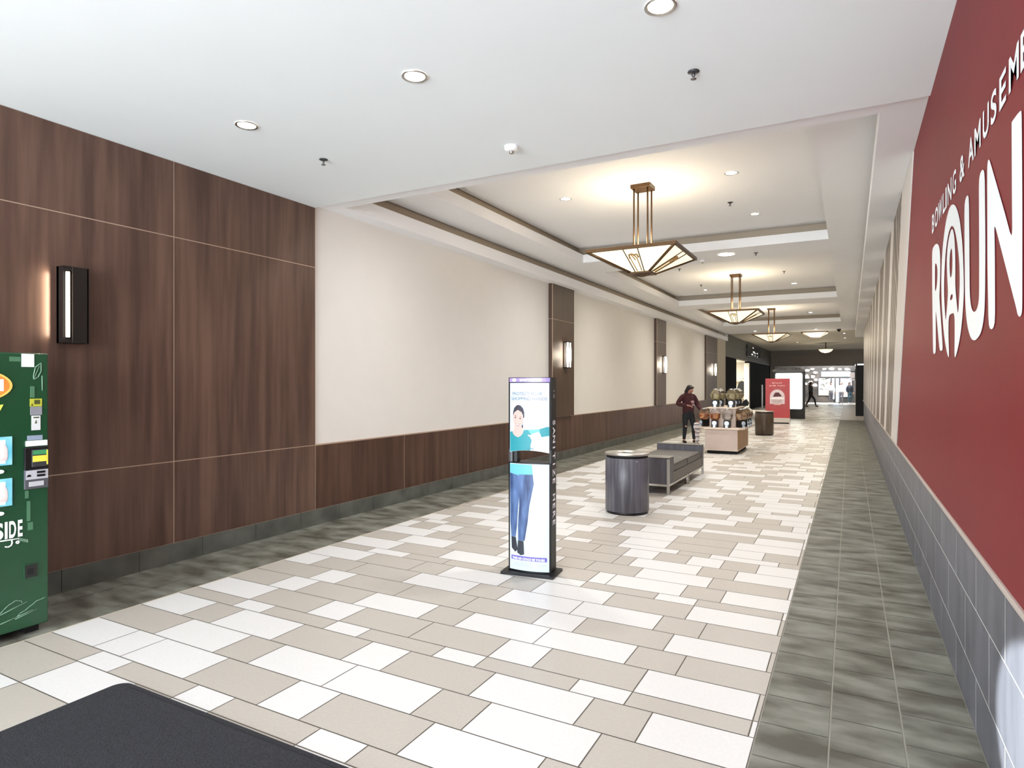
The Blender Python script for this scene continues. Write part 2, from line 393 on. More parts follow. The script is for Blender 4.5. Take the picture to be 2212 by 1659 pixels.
# ------------------------------------------------------------------ ceiling with trays and coffers
m = MB(); m.mi = 0
ZF, ZS, ZL, ZT, ZC, ZU = 3.69, 3.72, 3.90, 4.05, 4.21, 4.35
m.quad((XL, Y0, ZF), (XR + .02, Y0, ZF), (XR + .02, YP, ZF), (XL, YP, ZF))
m.mi = 1
m.quad((XL, YP, ZF), (XR + .02, YP, ZF), (XR + .02, YP, ZS), (XL, YP, ZS))
xa, xb, ya, yb = -5.26, .20, 5.57, 32.0
def ring(o, i, z):  # flat frame between two rectangles (x0,x1,y0,y1)
    for q in (((o[0], o[2]), (o[1], o[2]), (i[1], i[2]), (i[0], i[2])), ((o[0], o[3]), (i[0], i[3]), (i[1], i[3]), (o[1], o[3])),
              ((o[0], o[2]), (i[0], i[2]), (i[0], i[3]), (o[0], o[3])), ((o[1], o[2]), (o[1], o[3]), (i[1], i[3]), (i[1], i[2]))):
        m.quad(*[(p[0], p[1], z) for p in q])
def walls(r, z0, z1):
    for p, q in (((r[0], r[2]), (r[1], r[2])), ((r[1], r[2]), (r[1], r[3])), ((r[1], r[3]), (r[0], r[3])), ((r[0], r[3]), (r[0], r[2]))):
        m.quad((p[0], p[1], z0), (q[0], q[1], z0), (q[0], q[1], z1), (p[0], p[1], z1))
def grow(r, d): return (r[0] - d, r[1] + d, r[2] - d, r[3] + d)
def U(d): return (xa - d, xb + d, ya - d, yb)      # the long tray is open towards the hall
def uring(o, i, z):
    for q in (((o[0], o[2]), (o[1], o[2]), (i[1], i[2]), (i[0], i[2])), ((o[0], o[2]), (i[0], i[2]), (i[0], yb), (o[0], yb)), ((o[1], o[2]), (o[1], yb), (i[1], yb), (i[1], i[2]))):
        m.quad(*[(p[0], p[1], z) for p in q])
def uwalls(r, z0, z1):
    for p, q in (((r[0], r[2]), (r[1], r[2])), ((r[1], r[2]), (r[1], yb)), ((r[0], yb), (r[0], r[2]))): m.quad((p[0], p[1], z0), (q[0], q[1], z0), (q[0], q[1], z1), (p[0], p[1], z1))
R1c = U(.10)
uring((XL, XR + .04, YP, yb), U(0), ZS); uwalls(U(0), ZS, ZL); uwalls(U(.03), ZL - .1, ZL); uring(U(.03), U(0), ZL)
m.mi = 3; uring(U(.16), U(.03), ZL - .1); uwalls(U(.16), ZL - .1, ZT + .1); uring(U(.16), U(.10), ZT + .1); uwalls(U(.10), ZT, ZT + .1); m.mi = 1  # taupe stands in for trough shade; slot added for a dark line
for a_, b_ in ((XL, xa), (xb, XR + .04)): m.quad((a_, yb, ZS), (b_, yb, ZS), (b_, yb, 4.3), (a_, yb, 4.3))
cof = [(-4.684, -.315, 5.85, 11.66), (-4.684, -.315, 12.87, 19.6), (-4.684, -.315, 20.75, 27.4)]
# tray ceiling with coffer holes: side strips, cross strips
m.quad((R1c[0], R1c[2], ZT), (-4.684, R1c[2], ZT), (-4.684, R1c[3], ZT), (R1c[0], R1c[3], ZT))
m.quad((-.315, R1c[2], ZT), (R1c[1], R1c[2], ZT), (R1c[1], R1c[3], ZT), (-.315, R1c[3], ZT))
yy = [R1c[2]] + [v for c in cof for v in (c[2], c[3])] + [R1c[3]]
for a, b in zip(yy[::2], yy[1::2]): m.quad((-4.684, a, ZT), (-.315, a, ZT), (-.315, b, ZT), (-4.684, b, ZT))
for c in cof:
    cb, cc = grow(c, .16), grow(c, .10)
    walls(c, ZT, ZC); walls(grow(c, .03), ZC - .1, ZC); ring(grow(c, .03), c, ZC)
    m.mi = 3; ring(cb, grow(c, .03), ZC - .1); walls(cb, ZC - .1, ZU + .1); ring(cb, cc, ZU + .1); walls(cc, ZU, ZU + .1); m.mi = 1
    m.quad((cc[0], cc[2], ZU), (cc[1], cc[2], ZU), (cc[1], cc[3], ZU), (cc[0], cc[3], ZU))
# hall beyond the corridor
m.mi = 2
m.quad((-10, 32.0, 4.16), (9, 32.0, 4.16), (9, 60, 4.16), (-10, 60, 4.16))
m.quad((-10, 32.0, ZT), (9, 32.0, ZT), (9, 32.0, 4.16), (-10, 32.0, 4.16))
m.mi = 0
m.quad((XL - .3, Y0, 4.6), (9, Y0, 4.6), (9, 60, 4.6), (XL - .3, 60, 4.6))   # roof above
struct(m.build('ceiling', [M_ceil, M_ceilw, mat('hall ceiling paint', '#BDB5A4', .8), mat('cove trough paint', '#B3A797', .85)]))  # trough colour darkened to imitate shade in the coves

# ------------------------------------------------------------------ ceiling fittings
GW = 'round recessed downlights'
def downlight(x, y, z, r, label, glow=None):
    t = thing('recessed_downlight', label, 'ceiling light', (x, y, z), 0, GW)
    m = MB(); m.lathe([(r, -.001), (r + .004, -.008), (r - .006, -.012), (r - .016, -.004)], n=28, cap=False); m.build('trim_ring', M_steel, t)
    m = MB(); m.lathe([(0.0, -.003), (r - .012, -.003)], n=28); m.build('lens', glow or M_glow, t)
    return t
D0 = downlight(-.902, 3.36, ZF, .083, 'recessed downlight in the smooth white ceiling, cut by the top edge of the photo')
downlight(-2.544, 3.352, ZF, .083, 'recessed downlight in the smooth white ceiling, middle one of its three')
downlight(-4.195, 3.357, ZF, .083, 'recessed downlight in the smooth white ceiling closest to the tall wood cladding')
downlight(-3.661, 8.43, ZU, .085, 'recessed downlight beside the near hanging lamp on its wood-clad wall side')
downlight(-1.34, 8.40, ZU, .085, 'recessed downlight beside the near hanging lamp on its red wall side')
downlight(-1.334, 10.62, ZU, .075, 'recessed downlight in the near coffer between its far ledge and a sprinkler')
t = downlight(-2.025, 12.14, ZT, .16, 'large flat round ceiling light on the band between the first two coffers')
downlight(-1.325, 18.5, ZU, .085, 'recessed downlight in the second coffer, red wall side of the second hanging lamp')
downlight(-3.68, 18.6, ZU, .06, 'small recessed downlight in the second coffer, white wall side of the second hanging lamp')
downlight(-3.66, 14.2, ZU, .06, 'small recessed downlight in the near part of the second coffer, white wall side')
downlight(-1.33, 26.4, ZU, .085, 'recessed downlight in the third coffer beside the third hanging lamp')
for i, (x, y) in enumerate(((-3.85, 30.3 + .4), (-1.33, 30.9), (-.26, 32.5), (-.25, 35.6), (-.25, 39.2), (-2.82, 42.2), (-.26, 51.9))):
    downlight(x, y, ZT if y < 31.2 else 4.16, .09, ['small downlight above the end of the white wall, before the dark storefront', 'small downlight just above the fourth hanging lamp',
      'first far downlight in the row along the right side of the hall ceiling', 'second far downlight in the row along the right side of the hall ceiling',
      'third far downlight in the row along the right side of the hall ceiling', 'far downlight between the third hanging lamp and the round dome light',
      'farthest downlight of the hall row, by the dark bulkhead'][i])

GS = 'fire sprinkler heads'
def sprinkler(x, y, z, label, s=1):
    t = thing('ceiling_sprinkler', label, 'sprinkler', (x, y, z), 0, GS)
    m = MB(); m.lathe([(.036*s, 0), (.038*s, -.006), (.018*s, -.01), (.014*s, -.012)], n=20); m.build('escutcheon', M_dgrey, t)
    m = MB(); m.tube((0, 0, -.01), (0, 0, -.038), .009*s, 8); m.tube((-.012*s, 0, -.02), (0, 0, -.05), .003*s, 6); m.tube((.012*s, 0, -.02), (0, 0, -.05), .003*s, 6); m.build('nozzle', M_steeld, t)
    m = MB(); m.lathe([(.0, -.05), (.017*s, -.049), (.02*s, -.052), (.0, -.053)], n=14); m.build('deflector', M_steeld, t)
M_dgrey = mat('dark grey metal', '#4A4A4C', .45, metal=.5); M_steeld = mat('dull nickel', '#6F6D6A', .4, metal=.7)
for x, y, z, l in ((-.902, 4.168, ZF, 'sprinkler head in the smooth white ceiling nearer the red wall'), (-4.221, 4.203, ZF, 'sprinkler head in the smooth white ceiling nearer the wood cladding'),
                   (-1.577, 9.77, ZU, 'sprinkler head in the near coffer between two downlights'), (-1.524, 12.27, ZT, 'sprinkler head on the band beside the large flat round light'),
                   (-1.353, 13.35, ZU, 'sprinkler head just inside the near edge of the second coffer'), (-3.55, 14.9, ZU, 'sprinkler head in the second coffer, beside the near lamp shade'),
                   (-1.4, 16.4, ZU, 'sprinkler head in the second coffer level with its hanging lamp, red wall side'), (-3.6, 17.6, ZU, 'sprinkler head in the second coffer just before a small downlight')):
    sprinkler(x, y, z, l)
def detector(x, y, z, label, r=.062):
    t = thing('smoke_detector', label, 'smoke detector', (x, y, z), 0, 'white smoke detectors')
    m = MB(); m.lathe([(r, 0), (r, -.012), (r*.95, -.03), (r*.6, -.042), (0, -.044)], n=32); m.build('housing', mat('white plastic', '#EDEDED', .4), t)
    m = MB(); m.lathe([(.022, -.04), (.02, -.062), (.012, -.066), (0, -.067)], n=18); m.build('sensor', M_steel, t)
detector(-2.566, 4.743, ZF, 'white round smoke detector on the smooth white ceiling')
detector(-2.53, 12.5, ZT, 'small white smoke detector on the band behind the near hanging lamp', .05)
t = thing('dome_camera', 'small dark dome camera on the hall ceiling beside far downlights', 'security camera', (-.437, 31.3, ZT))
m = MB(); m.lathe([(.09, 0), (.09, -.03), (.075, -.06)], n=20); m.build('mount', M_dgrey, t)
m = MB(); m.lathe([(.07, -.06), (.05, -.11), (0, -.125)], n=20); m.build('dome', M_black, t)

# ------------------------------------------------------------------ hanging lamps
M_shade = mat('opal art glass', '#EFE4C6', .4, emit=1.0, ecol='#FFF0CC', var=.04, vscale=5)
M_lead = mat('lead lines', '#4A371F', .5)
M_motif = mat('amber glass motif', '#8A6B40', .5, emit=.25, ecol='#B08A50')
def pendant(loc, label):
    t = thing('pendant_lamp', label, 'hanging lamp', loc, 0, 'square art glass hanging lamps')
    h, b, zr, zb = .585, .13, -.95, -1.19     # rim half-size, base half-size, heights under the ceiling
    m = MB(); m.box(-.135, .135, -.135, .135, -.05, 0, .006); m.build('canopy', M_bronze, t)
    for x in (-.095, .095):
        for y in (-.095, .095):
            m = MB(); m.tube((x, y, -.05), (x, y, zr + .02), .012, 10); m.build('rod', M_bronze, t)
    f = MB()
    for s in (-1, 1):
        f.box(-h - .015, h + .015, s*h - .02, s*h + .02, zr - .02, zr + .022, .004); f.box(s*h - .02, s*h + .02, -h - .015, h + .015, zr - .02, zr + .022, .004)
        for u in (-1, 1):
            f.tube((s*h, u*h, zr), (s*b, u*b, zb), .02, 8)
        f.box(-.1, .1, s*.095 - .008, s*.095 + .008, zr, zr + .015)
    f.tube((-h, 0, zr), (h, 0, zr), .009, 8); f.tube((0, -h, zr), (0, h, zr), .009, 8)
    f.box(-.1, .1, -.1, .1, zr, zr + .012)
    f.build('frame', M_bronze, t)
    for k in range(4):
        M = Matrix.Rotation(k * PI / 2, 4, 'Z')
        g = MB(); g.quad(*[M @ Vector(p) for p in ((-h, -h, zr), (h, -h, zr), (b, -b, zb), (-b, -b, zb))])
        go = g.build('glass_panel', M_shade, t)
        def P(u, v, e=.004):  # point on the panel: u across, v from rim to base
            w = h + (b - h) * v; return M @ Vector((u * w, -w - e, zr + (zb - zr) * v - e))
        l = MB(); l.mi = 0
        for u in (-.17, .17):
            l.tube(P(u, 0), P(u * 2.6, .97), .0075, 6)
        l.mi = 1
        pts = [P(-.14, .42), P(-.10, .27), P(-.02, .25), P(.05, .3), P(.12, .27), P(.16, .40)]
        for a, c in zip(pts, pts[1:]): l.tube(a, c, .011, 6)
        for a, c in ((P(-.04, .28), P(.03, .5)), (P(.1, .4), P(.22, .95)), (P(-.12, .4), P(-.18, .95)), (P(.02, .3), P(.1, .42))): l.tube(a, c, .007, 6)
        l.build('lead_line', [M_lead, M_motif], go)
    c = MB(); c.prism([(-b - .02, -b - .02, zb), (b + .02, -b - .02, zb), (b + .02, b + .02, zb), (-b - .02, b + .02, zb)], (0, 0, -.02))
    c.lathe([(b * 1.0, zb - .02), (.04, zb - .05), (0, zb - .055)], n=4, smooth=False); c.build('bottom_cap', M_bronze, t)
    return t
P1 = pendant((-2.5, 8.40, ZU), 'nearest hanging lamp, a large square art glass bowl on four bronze rods')
dup(P1, (-2.5, 16.36, ZU), 0, 'second hanging lamp along the corridor, square art glass bowl in the middle coffer')
dup(P1, (-2.5, 24.38, ZU), 0, 'third hanging lamp along the corridor, square art glass bowl in the last coffer')
def flush(loc, label, dome):
    t = thing('flush_ceiling_lamp', label, 'ceiling lamp', loc, 0)
    if dome:
        m = MB(); m.lathe([(.42, -.40), (.44, -.38), (.42, -.36)], n=32); m.tube((0, 0, 0), (0, 0, -.38), .03); m.build('fitting', M_bronze, t)
        m = MB(); m.lathe([(.42, -.39), (.34, -.51), (.2, -.59), (0, -.62)], n=32); m.build('bowl', M_shade, t)
    else:
        h, b, zr, zb = .56, .17, -.12, -.35
        m = MB(); m.tube((0, 0, 0), (0, 0, zr), .03)
        for s in (-1, 1):
            m.box(-h, h, s*h - .02, s*h + .02, zr - .02, zr + .02); m.box(s*h - .02, s*h + .02, -h, h, zr - .02, zr + .02)
            for u in (-1, 1): m.tube((s*h, u*h, zr), (s*b, u*b, zb), .014, 6)
        m.tube((-h, 0, zr), (h, 0, zr), .01, 6); m.box(-b, b, -b, b, zb - .02, zb); m.build('frame', M_bronze, t)
        for k in range(4):
            M = Matrix.Rotation(k * PI / 2, 4, 'Z'); g = MB(); g.quad(*[M @ Vector(p) for p in ((-h, -h, zr), (h, -h, zr), (b, -b, zb), (-b, -b, zb))]); g.build('glass_panel', M_shade, t)
flush((-1.46, 32.9, 4.16), 'fourth lamp, square art glass bowl close under the hall ceiling', False)
flush((-1.33, 43.6, 4.16), 'farthest lamp, round pale glass dome close under the hall ceiling', True)

# ------------------------------------------------------------------ wall sconces
def big_sconce():
    t = thing('wall_sconce', 'tall dark bronze wall lamp on the wood cladding above the green drinks machine', 'wall lamp', (XL + .03, 2.712, 2.265))
    M_sd = mat('dark bronze housing', '#1C1513', .5, metal=.3)
    h, w = .30, .0925
    m = MB(); m.box(0, .03, -w, w, -h, h); m.box(0, .095, -w, w, h - .03, h); m.box(0, .095, -w, w, -h, -h + .03)
    m.box(.085, .10, -w + .065, w, -h, h, .004); m.box(0, .1, w - .012, w, -h, h); m.build('housing', M_sd, t)
    m = MB(); m.box(.0, .092, -w, -w + .012, -h + .03, h - .03); m.build('side_plate', M_sd, t)
    m = MB(); m.tube((.098, -w + .032, -h + .045), (.098, -w + .032, h - .045), .013, 12); m.build('light_tube', M_glowt, t)
big_sconce()
lamp('AREA', (XL + .07, 2.58, 2.265), 2.2, WARM, size=.02, size_y=.5, shape='RECTANGLE', rot=(PI/2, 0, PI))
def sconce(y, label):
    t = thing('wall_sconce', label, 'wall lamp', (XL + .085, y, 2.26), 0, 'double tube wall lamps on wood pilasters')
    M_sd = mat('dark bronze housing', '#231A14', .5, metal=.3); h, w = .285, .10
    m = MB(); m.box(0, .02, -w, w, -h, h); m.box(0, .1, -w, w, h - .02, h); m.box(0, .1, -w, w, -h, -h + .02); m.box(.085, .1, -.012, .012, -h, h); m.build('housing', M_sd, t)
    for s in (-1, 1):
        m = MB(); m.lathe([(.0, -h + .02), (.018, -h + .025), (.03, 0), (.018, h - .025), (0, h - .02)], (.085, s * .062, 0), n=12); m.build('light_tube', M_glowt, t)
for y, l in ((12.45, 'double tube wall lamp on the nearest wood pilaster'), (20.5, 'double tube wall lamp on the second wood pilaster'), (29.2, 'double tube wall lamp on the third wood pilaster, before the dark storefront')):
    sconce(y, l)
    lamp('POINT', (XL + .24, y - .16, 2.26), 5, WARM, shadow_soft_size=.12)

# ------------------------------------------------------------------ floor mat
m = MB()
def rr(x0, x1, y0, y1, r, n=8):
    out = []
    for cx, cy, a0 in ((x1-r, y1-r, 0), (x0+r, y1-r, 90), (x0+r, y0+r, 180), (x1-r, y0+r, 270)):
        for k in range(n + 1):
            a = math.radians(a0 + 90*k/n); out.append((cx + r*math.cos(a), cy + r*math.sin(a), .0))
    return out
m.mi = 0; m.prism([(p[0], p[1], .0005) for p in rr(-3.525, -1.70, -.6, 2.02, .07)], (0, 0, .007))
o = m.build('floor_mat', [mat('charcoal carpet pile', '#18181B', .95, col2='#303036', vscale=140, detail=6, lo=.35, hi=.7, bump=.5)])
m = MB(); m.prism([(p[0], p[1], .0075) for p in rr(-3.49, -1.735, -.56, 1.985, .05)], (0, 0, .003)); m.build('carpet_pile', o.data.materials[0], o)
tag(o, 'charcoal entrance mat with rounded corner lying on the pale floor tiles', 'mat')

# ------------------------------------------------------------------ drinks machine
VX = -4.72; VC = 1.74
t = thing('vending_machine', 'green drinks machine with lit selection panels against the wood cladding', 'vending machine', (VX, VC, 0))
def vy(y): return y - VC
M_green = mat('green machine front', '#16472A', .25, var=.06, vscale=3, spec=.6)
M_greend = mat('dark green machine side', '#12361F', .4)
M_pale = mat('faded green print', '#7DA088', .5); M_vw = mat('white print', '#EDF2EE', .5, emit=.25)
m = MB(); m.box(-.74, -.02, -.465, .465, .05, 1.84, .01); m.build('cabinet', M_greend, t)
m = MB(); m.box(-.03, 0, -.47, .47, .055, 1.847, .008); m.build('door', M_green, t)
for y in (-.40, .40):
    m = MB(); m.box(-.70, -.06, y - .04, y + .04, 0, .052); m.build('foot', M_blackm, t)
def plate(nm, y0, y1, z0, z1, mm, d=.004, par=t, bev=0):
    q = MB(); q.box(0, d, vy(y0), vy(y1), z0, z1, bev); return q.build(nm, mm, par)
def ellp(cy, cz, ry, rz, d0, d1, n=40):
    return [(d0, vy(cy) + ry*math.cos(2*PI*k/n), cz + rz*math.sin(2*PI*k/n)) for k in range(n)]
q = MB(); q.mi = 0; q.prism(ellp(1.74, 1.635, .265, .114, 0, 0), (.005, 0, 0)); q.mi = 1; q.prism(ellp(1.74, 1.635, .25, .102, .005, 0), (.001, 0, 0))
q.mi = 2; q.box(.006, .007, vy(1.90), vy(1.957), 1.60, 1.675)
q.build('round_logo', [mat('logo rim', '#FFB45A', .4, emit=.5), mat('logo orange', '#E0692A', .4, emit=.45, col2='#F2A34C', vscale=4), M_vw], t)
q = MB(); q.prism([(0, vy(y), z) for y, z in ((1.80, 1.44), (1.90, 1.455), (1.94, 1.478), (1.957, 1.515), (1.93, 1.512), (1.88, 1.50), (1.82, 1.48))], (.004, 0, 0)); q.build('leaf_logo', mat('lime leaf print', '#C9DE5A', .4, emit=.4), t)
def bm_btn(nm, z0, z1):
    q = MB(); q.mi = 0; q.box(0, .008, vy(1.56), vy(2.003), z0, z1, .002); q.mi = 1; q.box(.008, .0095, vy(1.575), vy(1.965), z0 + .012, z1 - .02)
    q.mi = 2; q.lathe([(.02, z0 + .03), (.024, z0 + .06), (.022, z1 - .075), (.009, z1 - .045), (.009, z1 - .03)], (.0105, vy(1.953), 0), n=12, sx=.08)
    return q.build(nm, [mat('teal panel', '#4FA9C0', .3, emit=.45, col2='#9FD6E0', vscale=9), mat('lit white panel', '#E6F0F4', .3, emit=.7), mat('pink bottle print', '#E6C6C4', .4, emit=.5)], t)
bm_btn('selection_panel', 1.129, 1.31); bm_btn('selection_panel', .869, 1.044)
for z in (1.091, .826):
    q = MB(); q.prism(ellp(1.94, z, .018, .012, 0, 0, 20), (.01, 0, 0)); q.build('selection_button', M_vw, t)
plate('notice', 2.056, 2.127, 1.756, 1.841, mat('paper notice', '#E9EBEE', .6, emit=.15), .003)
plate('label_sticker', 2.103, 2.172, 1.497, 1.548, mat('yellow label', '#BFC23E', .5), .003)
plate('label_sticker', 2.105, 2.172, 1.441, 1.495, mat('grey label', '#8E9097', .5), .003)
plate('label_sticker', 2.112, 2.163, 1.341, 1.437, mat('white label', '#DFE3E4', .5), .003)
q = MB(); q.box(.003, .004, vy(2.122), vy(2.155), 1.42, 1.428); q.prism([(.003, vy(y), z) for y, z in ((2.13, 1.385), (2.142, 1.385), (2.138, 1.41))], (.001, 0, 0)); q.prism([(.003, vy(y), z) for y, z in ((2.108, 1.502), (2.122, 1.502), (2.115, 1.518))], (.001, 0, 0))
q.box(.003, .004, vy(2.127), vy(2.16), 1.512, 1.54); q.build('label_print', mat('dark label print', '#4A4F20', .6), t)
plate('card_label', 2.088, 2.175, 1.276, 1.307, mat('silver blue label', '#9FB0C4', .3, metal=.2), .003)
plate('light_bar', 2.077, 2.201, 1.237, 1.273, M_vw, .012, bev=.003)
q = MB(); q.box(0, .02, vy(2.067), vy(2.203), 1.083, 1.23, .004); r_ = q.build('card_reader', M_black, t)
q = MB(); q.mi = 0; q.box(.02, .03, vy(2.103), vy(2.195), 1.102, 1.215, .003); q.mi = 1; q.box(.03, .031, vy(2.108), vy(2.19), 1.182, 1.21); q.mi = 2; q.box(.03, .033, vy(2.106), vy(2.19), 1.135, 1.175, .001); q.box(.03, .033, vy(2.186), vy(2.193), 1.112, 1.21)
q.mi = 0; q.box(.03, .034, vy(2.112), vy(2.18), 1.106, 1.118); q.build('bill_slot', [mat('bill slot casing', '#3A3B3E', .4), mat('green lit screen', '#3F8C5A', .3, emit=.2), mat('yellow lit arrow', '#D8CF4A', .4, emit=.35)], r_)
q = MB(); q.mi = 0; q.box(0, .016, vy(2.068), vy(2.204), .958, 1.085, .003); q.mi = 1; q.box(.016, .018, vy(2.073), vy(2.2), 1.021, 1.08); q.mi = 2; q.box(.016, .022, vy(2.135), vy(2.182), 1.058, 1.072); q.box(.016, .022, vy(2.135), vy(2.182), 1.036, 1.05); q.prism([(.018, vy(2.09) + .012*math.cos(a/10*PI), 1.04 + .014*math.sin(a/10*PI)) for a in range(11)], (.002, 0, 0)); q.mi = 1; q.box(.016, .019, vy(2.09), vy(2.175), .975, 1.006)
q.build('coin_slot', [mat('grey coin surround', '#55565C', .4), mat('silver coin plate', '#C5C6CC', .35), M_black], t)
q = MB(); q.mi = 0; q.box(0, .006, vy(2.066), vy(2.149), .372, .474, .003); q.mi = 1; q.box(.0065, .0075, vy(2.073), vy(2.142), .38, .466); q.mi = 2; q.box(.0075, .010, vy(2.085), vy(2.12), .40, .44)
q.build('coin_return', [M_green, mat('recess dark', '#20241F', .6), M_blackm], t)
L = MB(); M_ln = M_pale
def pl2(pts, r=.0022):
    for a, b in zip(pts, pts[1:]): L.tube((.001, vy(a[0]), a[1]), (.001, vy(b[0]), b[1]), r, 6)
pl2([(1.85, .16), (1.94, .195), (1.96, .215), (1.985, .235), (2.005, .243), (2.022, .252), (2.04, .246), (2.055, .24), (2.058, .228)]); pl2([(1.85, .15), (1.94, .185), (2.085, .226)])
pl2([(2.03, .145), (2.05, .165), (2.075, .172), (2.10, .19), (2.12, .20), (2.14, .215), (2.165, .218), (2.189, .224)]); pl2([(1.85, .10), (1.94, .127), (2.03, .145), (2.12, .165)]); pl2([(2.02, .133), (2.14, .16)])
pl2([(2.168, 1.785), (2.135, 1.755), (2.124, 1.70), (2.125, 1.676), (2.15, 1.69), (2.168, 1.73), (2.168, 1.785)], .003); pl2([(2.128, 1.685), (2.158, 1.765)], .002); pl2([(2.173, 1.70), (2.175, 1.60)], .003)
L.build('chalk_drawing', M_ln, t)
q = MB(); q.box(0, .002, vy(2.105), vy(2.13), 1.555, 1.63); q.box(0, .002, vy(2.075), vy(2.095), .90, .95); q.box(0, .002, vy(2.085), vy(2.105), .75, .88); q.box(0, .002, vy(2.09), vy(2.12), .69, .74); q.box(0, .002, vy(1.99), vy(2.05), 1.79, 1.82); q.build('faded_print', mat('faded leaf print', '#4C7A5A', .5), t)
S = MB()
for ch, a, b in (('S', 1.897, 1.955), ('I', 1.963, 1.978), ('D', 1.986, 2.024), ('E', 2.034, 2.060)):
    vs, fs = raw_glyph(ch, .03); x0, x1 = min(v[0] for v in vs), max(v[0] for v in vs); y0, y1 = min(v[1] for v in vs), max(v[1] for v in vs)
    vv = [S.bm.verts.new((.004, vy(a + (b-a)*(v[0]-x0)/(x1-x0)), .66 + .108*(v[1]-y0)/(y1-y0))) for v in vs]
    for f in fs:
        try: S.bm.faces.new([vv[i] for i in f])
        except ValueError: pass
for pts in ([(1.75, .648), (1.94, .652), (2.04, .648)], [(2.0, .648), (2.004, .63), (1.998, .612), (1.98, .606), (1.965, .612)], [(2.024, .626), (2.034, .634), (2.042, .626), (2.034, .616), (2.024, .626)]):
    for a, b in zip(pts, pts[1:]): S.tube((.003, vy(a[0]), a[1]), (.003, vy(b[0]), b[1]), .004, 6)
S.build('lettering', M_vw, t)
q = MB()
for k in range(6): q.box(0, .003, vy(2.04 + k*.009), vy(2.046 + k*.009), .632 - k*.004, .652 - k*.004)
q.build('fringe_print', M_pale, t)

# ------------------------------------------------------------------ hand sanitizer stand with an advert
t = thing('sanitizer_stand', 'slim advert stand with a woman in teal on its lit front, standing on the tiles', 'sanitizer stand', (-2.445, 4.903, 0), math.radians(7.1))
hw = .195; dp = .07
def fr(u): return -dp - .034 * (1 - (u / hw) ** 2)
def section(x0=-hw, x1=hw, n=14, inset=0):
    pts = [(x1, dp), (x0, dp)] + [(x0 + (x1-x0)*k/n, fr(x0 + (x1-x0)*k/n) + inset) for k in range(n + 1)]
    return pts
def shell(m, z0, z1): m.prism([(p[0], p[1], z0) for p in section()], (0, 0, z1 - z0))
M_kb = mat('black stand shell', '#0B0A0D', .4, spec=.3)
m = MB(); m.prism([(-.238, -.155, 0), (.238, -.155, 0), (.238, .12, 0), (-.238, .12, 0)], (0, 0, .022)); m.build('base_plate', M_kb, t)
m = MB(); shell(m, .022, .965); shell(m, 1.075, 1.70)
for s in (-1, 1): m.box(s*hw - (.014 if s > 0 else 0), s*hw + (0 if s > 0 else .014), -dp, dp, .96, 1.08)
m.build('body', M_kb, t)
m = MB(); m.box(-.155, -.125, -.05, .03, .962, 1.08); m.mi = 1; m.box(-.178, -.158, -.075, -.06, .965, 1.075); m.build('dispenser', [M_kb, M_dgrey], t)
def wrapped(m, nm, mats, par):
    for k in range(1, 16):
        x = -hw + 2*hw*k/16
        bmesh.ops.bisect_plane(m.bm, geom=m.bm.verts[:] + m.bm.edges[:] + m.bm.faces[:], plane_co=(x, 0, 0), plane_no=(1, 0, 0), dist=1e-6)
    for v in m.bm.verts: v.co.y += fr(v.co.x)
    return m.build(nm, mats, par)
def fp(m, pts, lift): m.bm.faces.ensure_lookup_table(); m.poly([(p[0], -lift, p[1]) for p in pts])
def arch(z0, d=.022, n=16, s=1): return [(-.18 + .36*k/n, z0 + d*(1 - (2*k/n - 1)**2)) for k in range(n + 1)][::s]
M_ad = mat('lit pale blue advert', '#AFBCC4', .3, emit=.2, ecol='#E4F1F8')
upper = MB(); fp(upper, arch(1.05) + [(.18, 1.652), (-.18, 1.652)], .003); up = wrapped(upper, 'upper_panel', M_ad, t)
lower = MB(); fp(lower, [(-.18, .035), (.18, .035), (.18, .955), (-.18, .955)], .003); lo = wrapped(lower, 'lower_panel', M_ad, t)
ban = MB(); fp(ban, [(-.185, 1.66), (.185, 1.66), (.185, 1.695), (-.185, 1.695)], .003); bn = wrapped(ban, 'top_banner', mat('purple banner', '#7A66B0', .3, emit=.3, col2='#A892D0', vscale=8), t)
def UB(x, y): return (-.2422 + .000374*x, 1.522 - .00036*y)
def UA(x, y): return (-.594 + .001248*x, 1.840 - .0012*y)
E_ = .2
PM = [mat('print hair', '#2A2634', .5, emit=.05), mat('print skin', '#C4A59C', .5, emit=.04), mat('print teal', '#1F858F', .5, emit=.05), mat('print pale', '#CDBFC4', .5, emit=.1),
      mat('print jeans', '#22355E', .5, emit=.05, col2='#5F7BAA', vscale=4, vstretch=(4, 1, .9), lo=.4, hi=.75), mat('print shoes', '#20242F', .5), mat('print white', '#DDE4E8', .5, emit=.3), mat('print purple', '#5B50A4', .5, emit=.3), mat('print grey', '#9FA9B8', .5, emit=.3), mat('print lips', '#8E4F55', .5), mat('print pale teal', '#5FAAB2', .5, emit=.1)]
def P(m, mi, f, pts, lift): m.mi = mi; fp(m, [f(*p) for p in pts], lift)
a = MB()
P(a, 0, UB, [(255,430),(262,320),(290,240),(340,185),(400,165),(460,185),(520,250),(548,340),(550,460),(530,475),(500,520),(300,520),(262,435)], .005)
P(a, 0, UB, [(510,620),(522,690),(510,725),(478,705),(490,660)], .005)
P(a, 1, UB, [(285,660),(470,660),(525,760),(520,830),(460,910),(390,945),(310,915),(235,835),(290,740)], .0055)
P(a, 2, UB, [(175,825),(235,800),(260,870),(310,915),(390,945),(460,910),(515,850),(540,765),(640,755),(720,830),(745,950),(730,1100),(690,1250),(600,1245),(420,1258),(280,1280),(178,1300)], .006)
P(a, 10, UB, [(640,757),(780,747),(900,735),(930,800),(900,860),(740,900)], .0063)
P(a, 2, UB, [(910,735),(1085,680),(1135,690),(1135,890),(960,925),(930,850)], .0064)
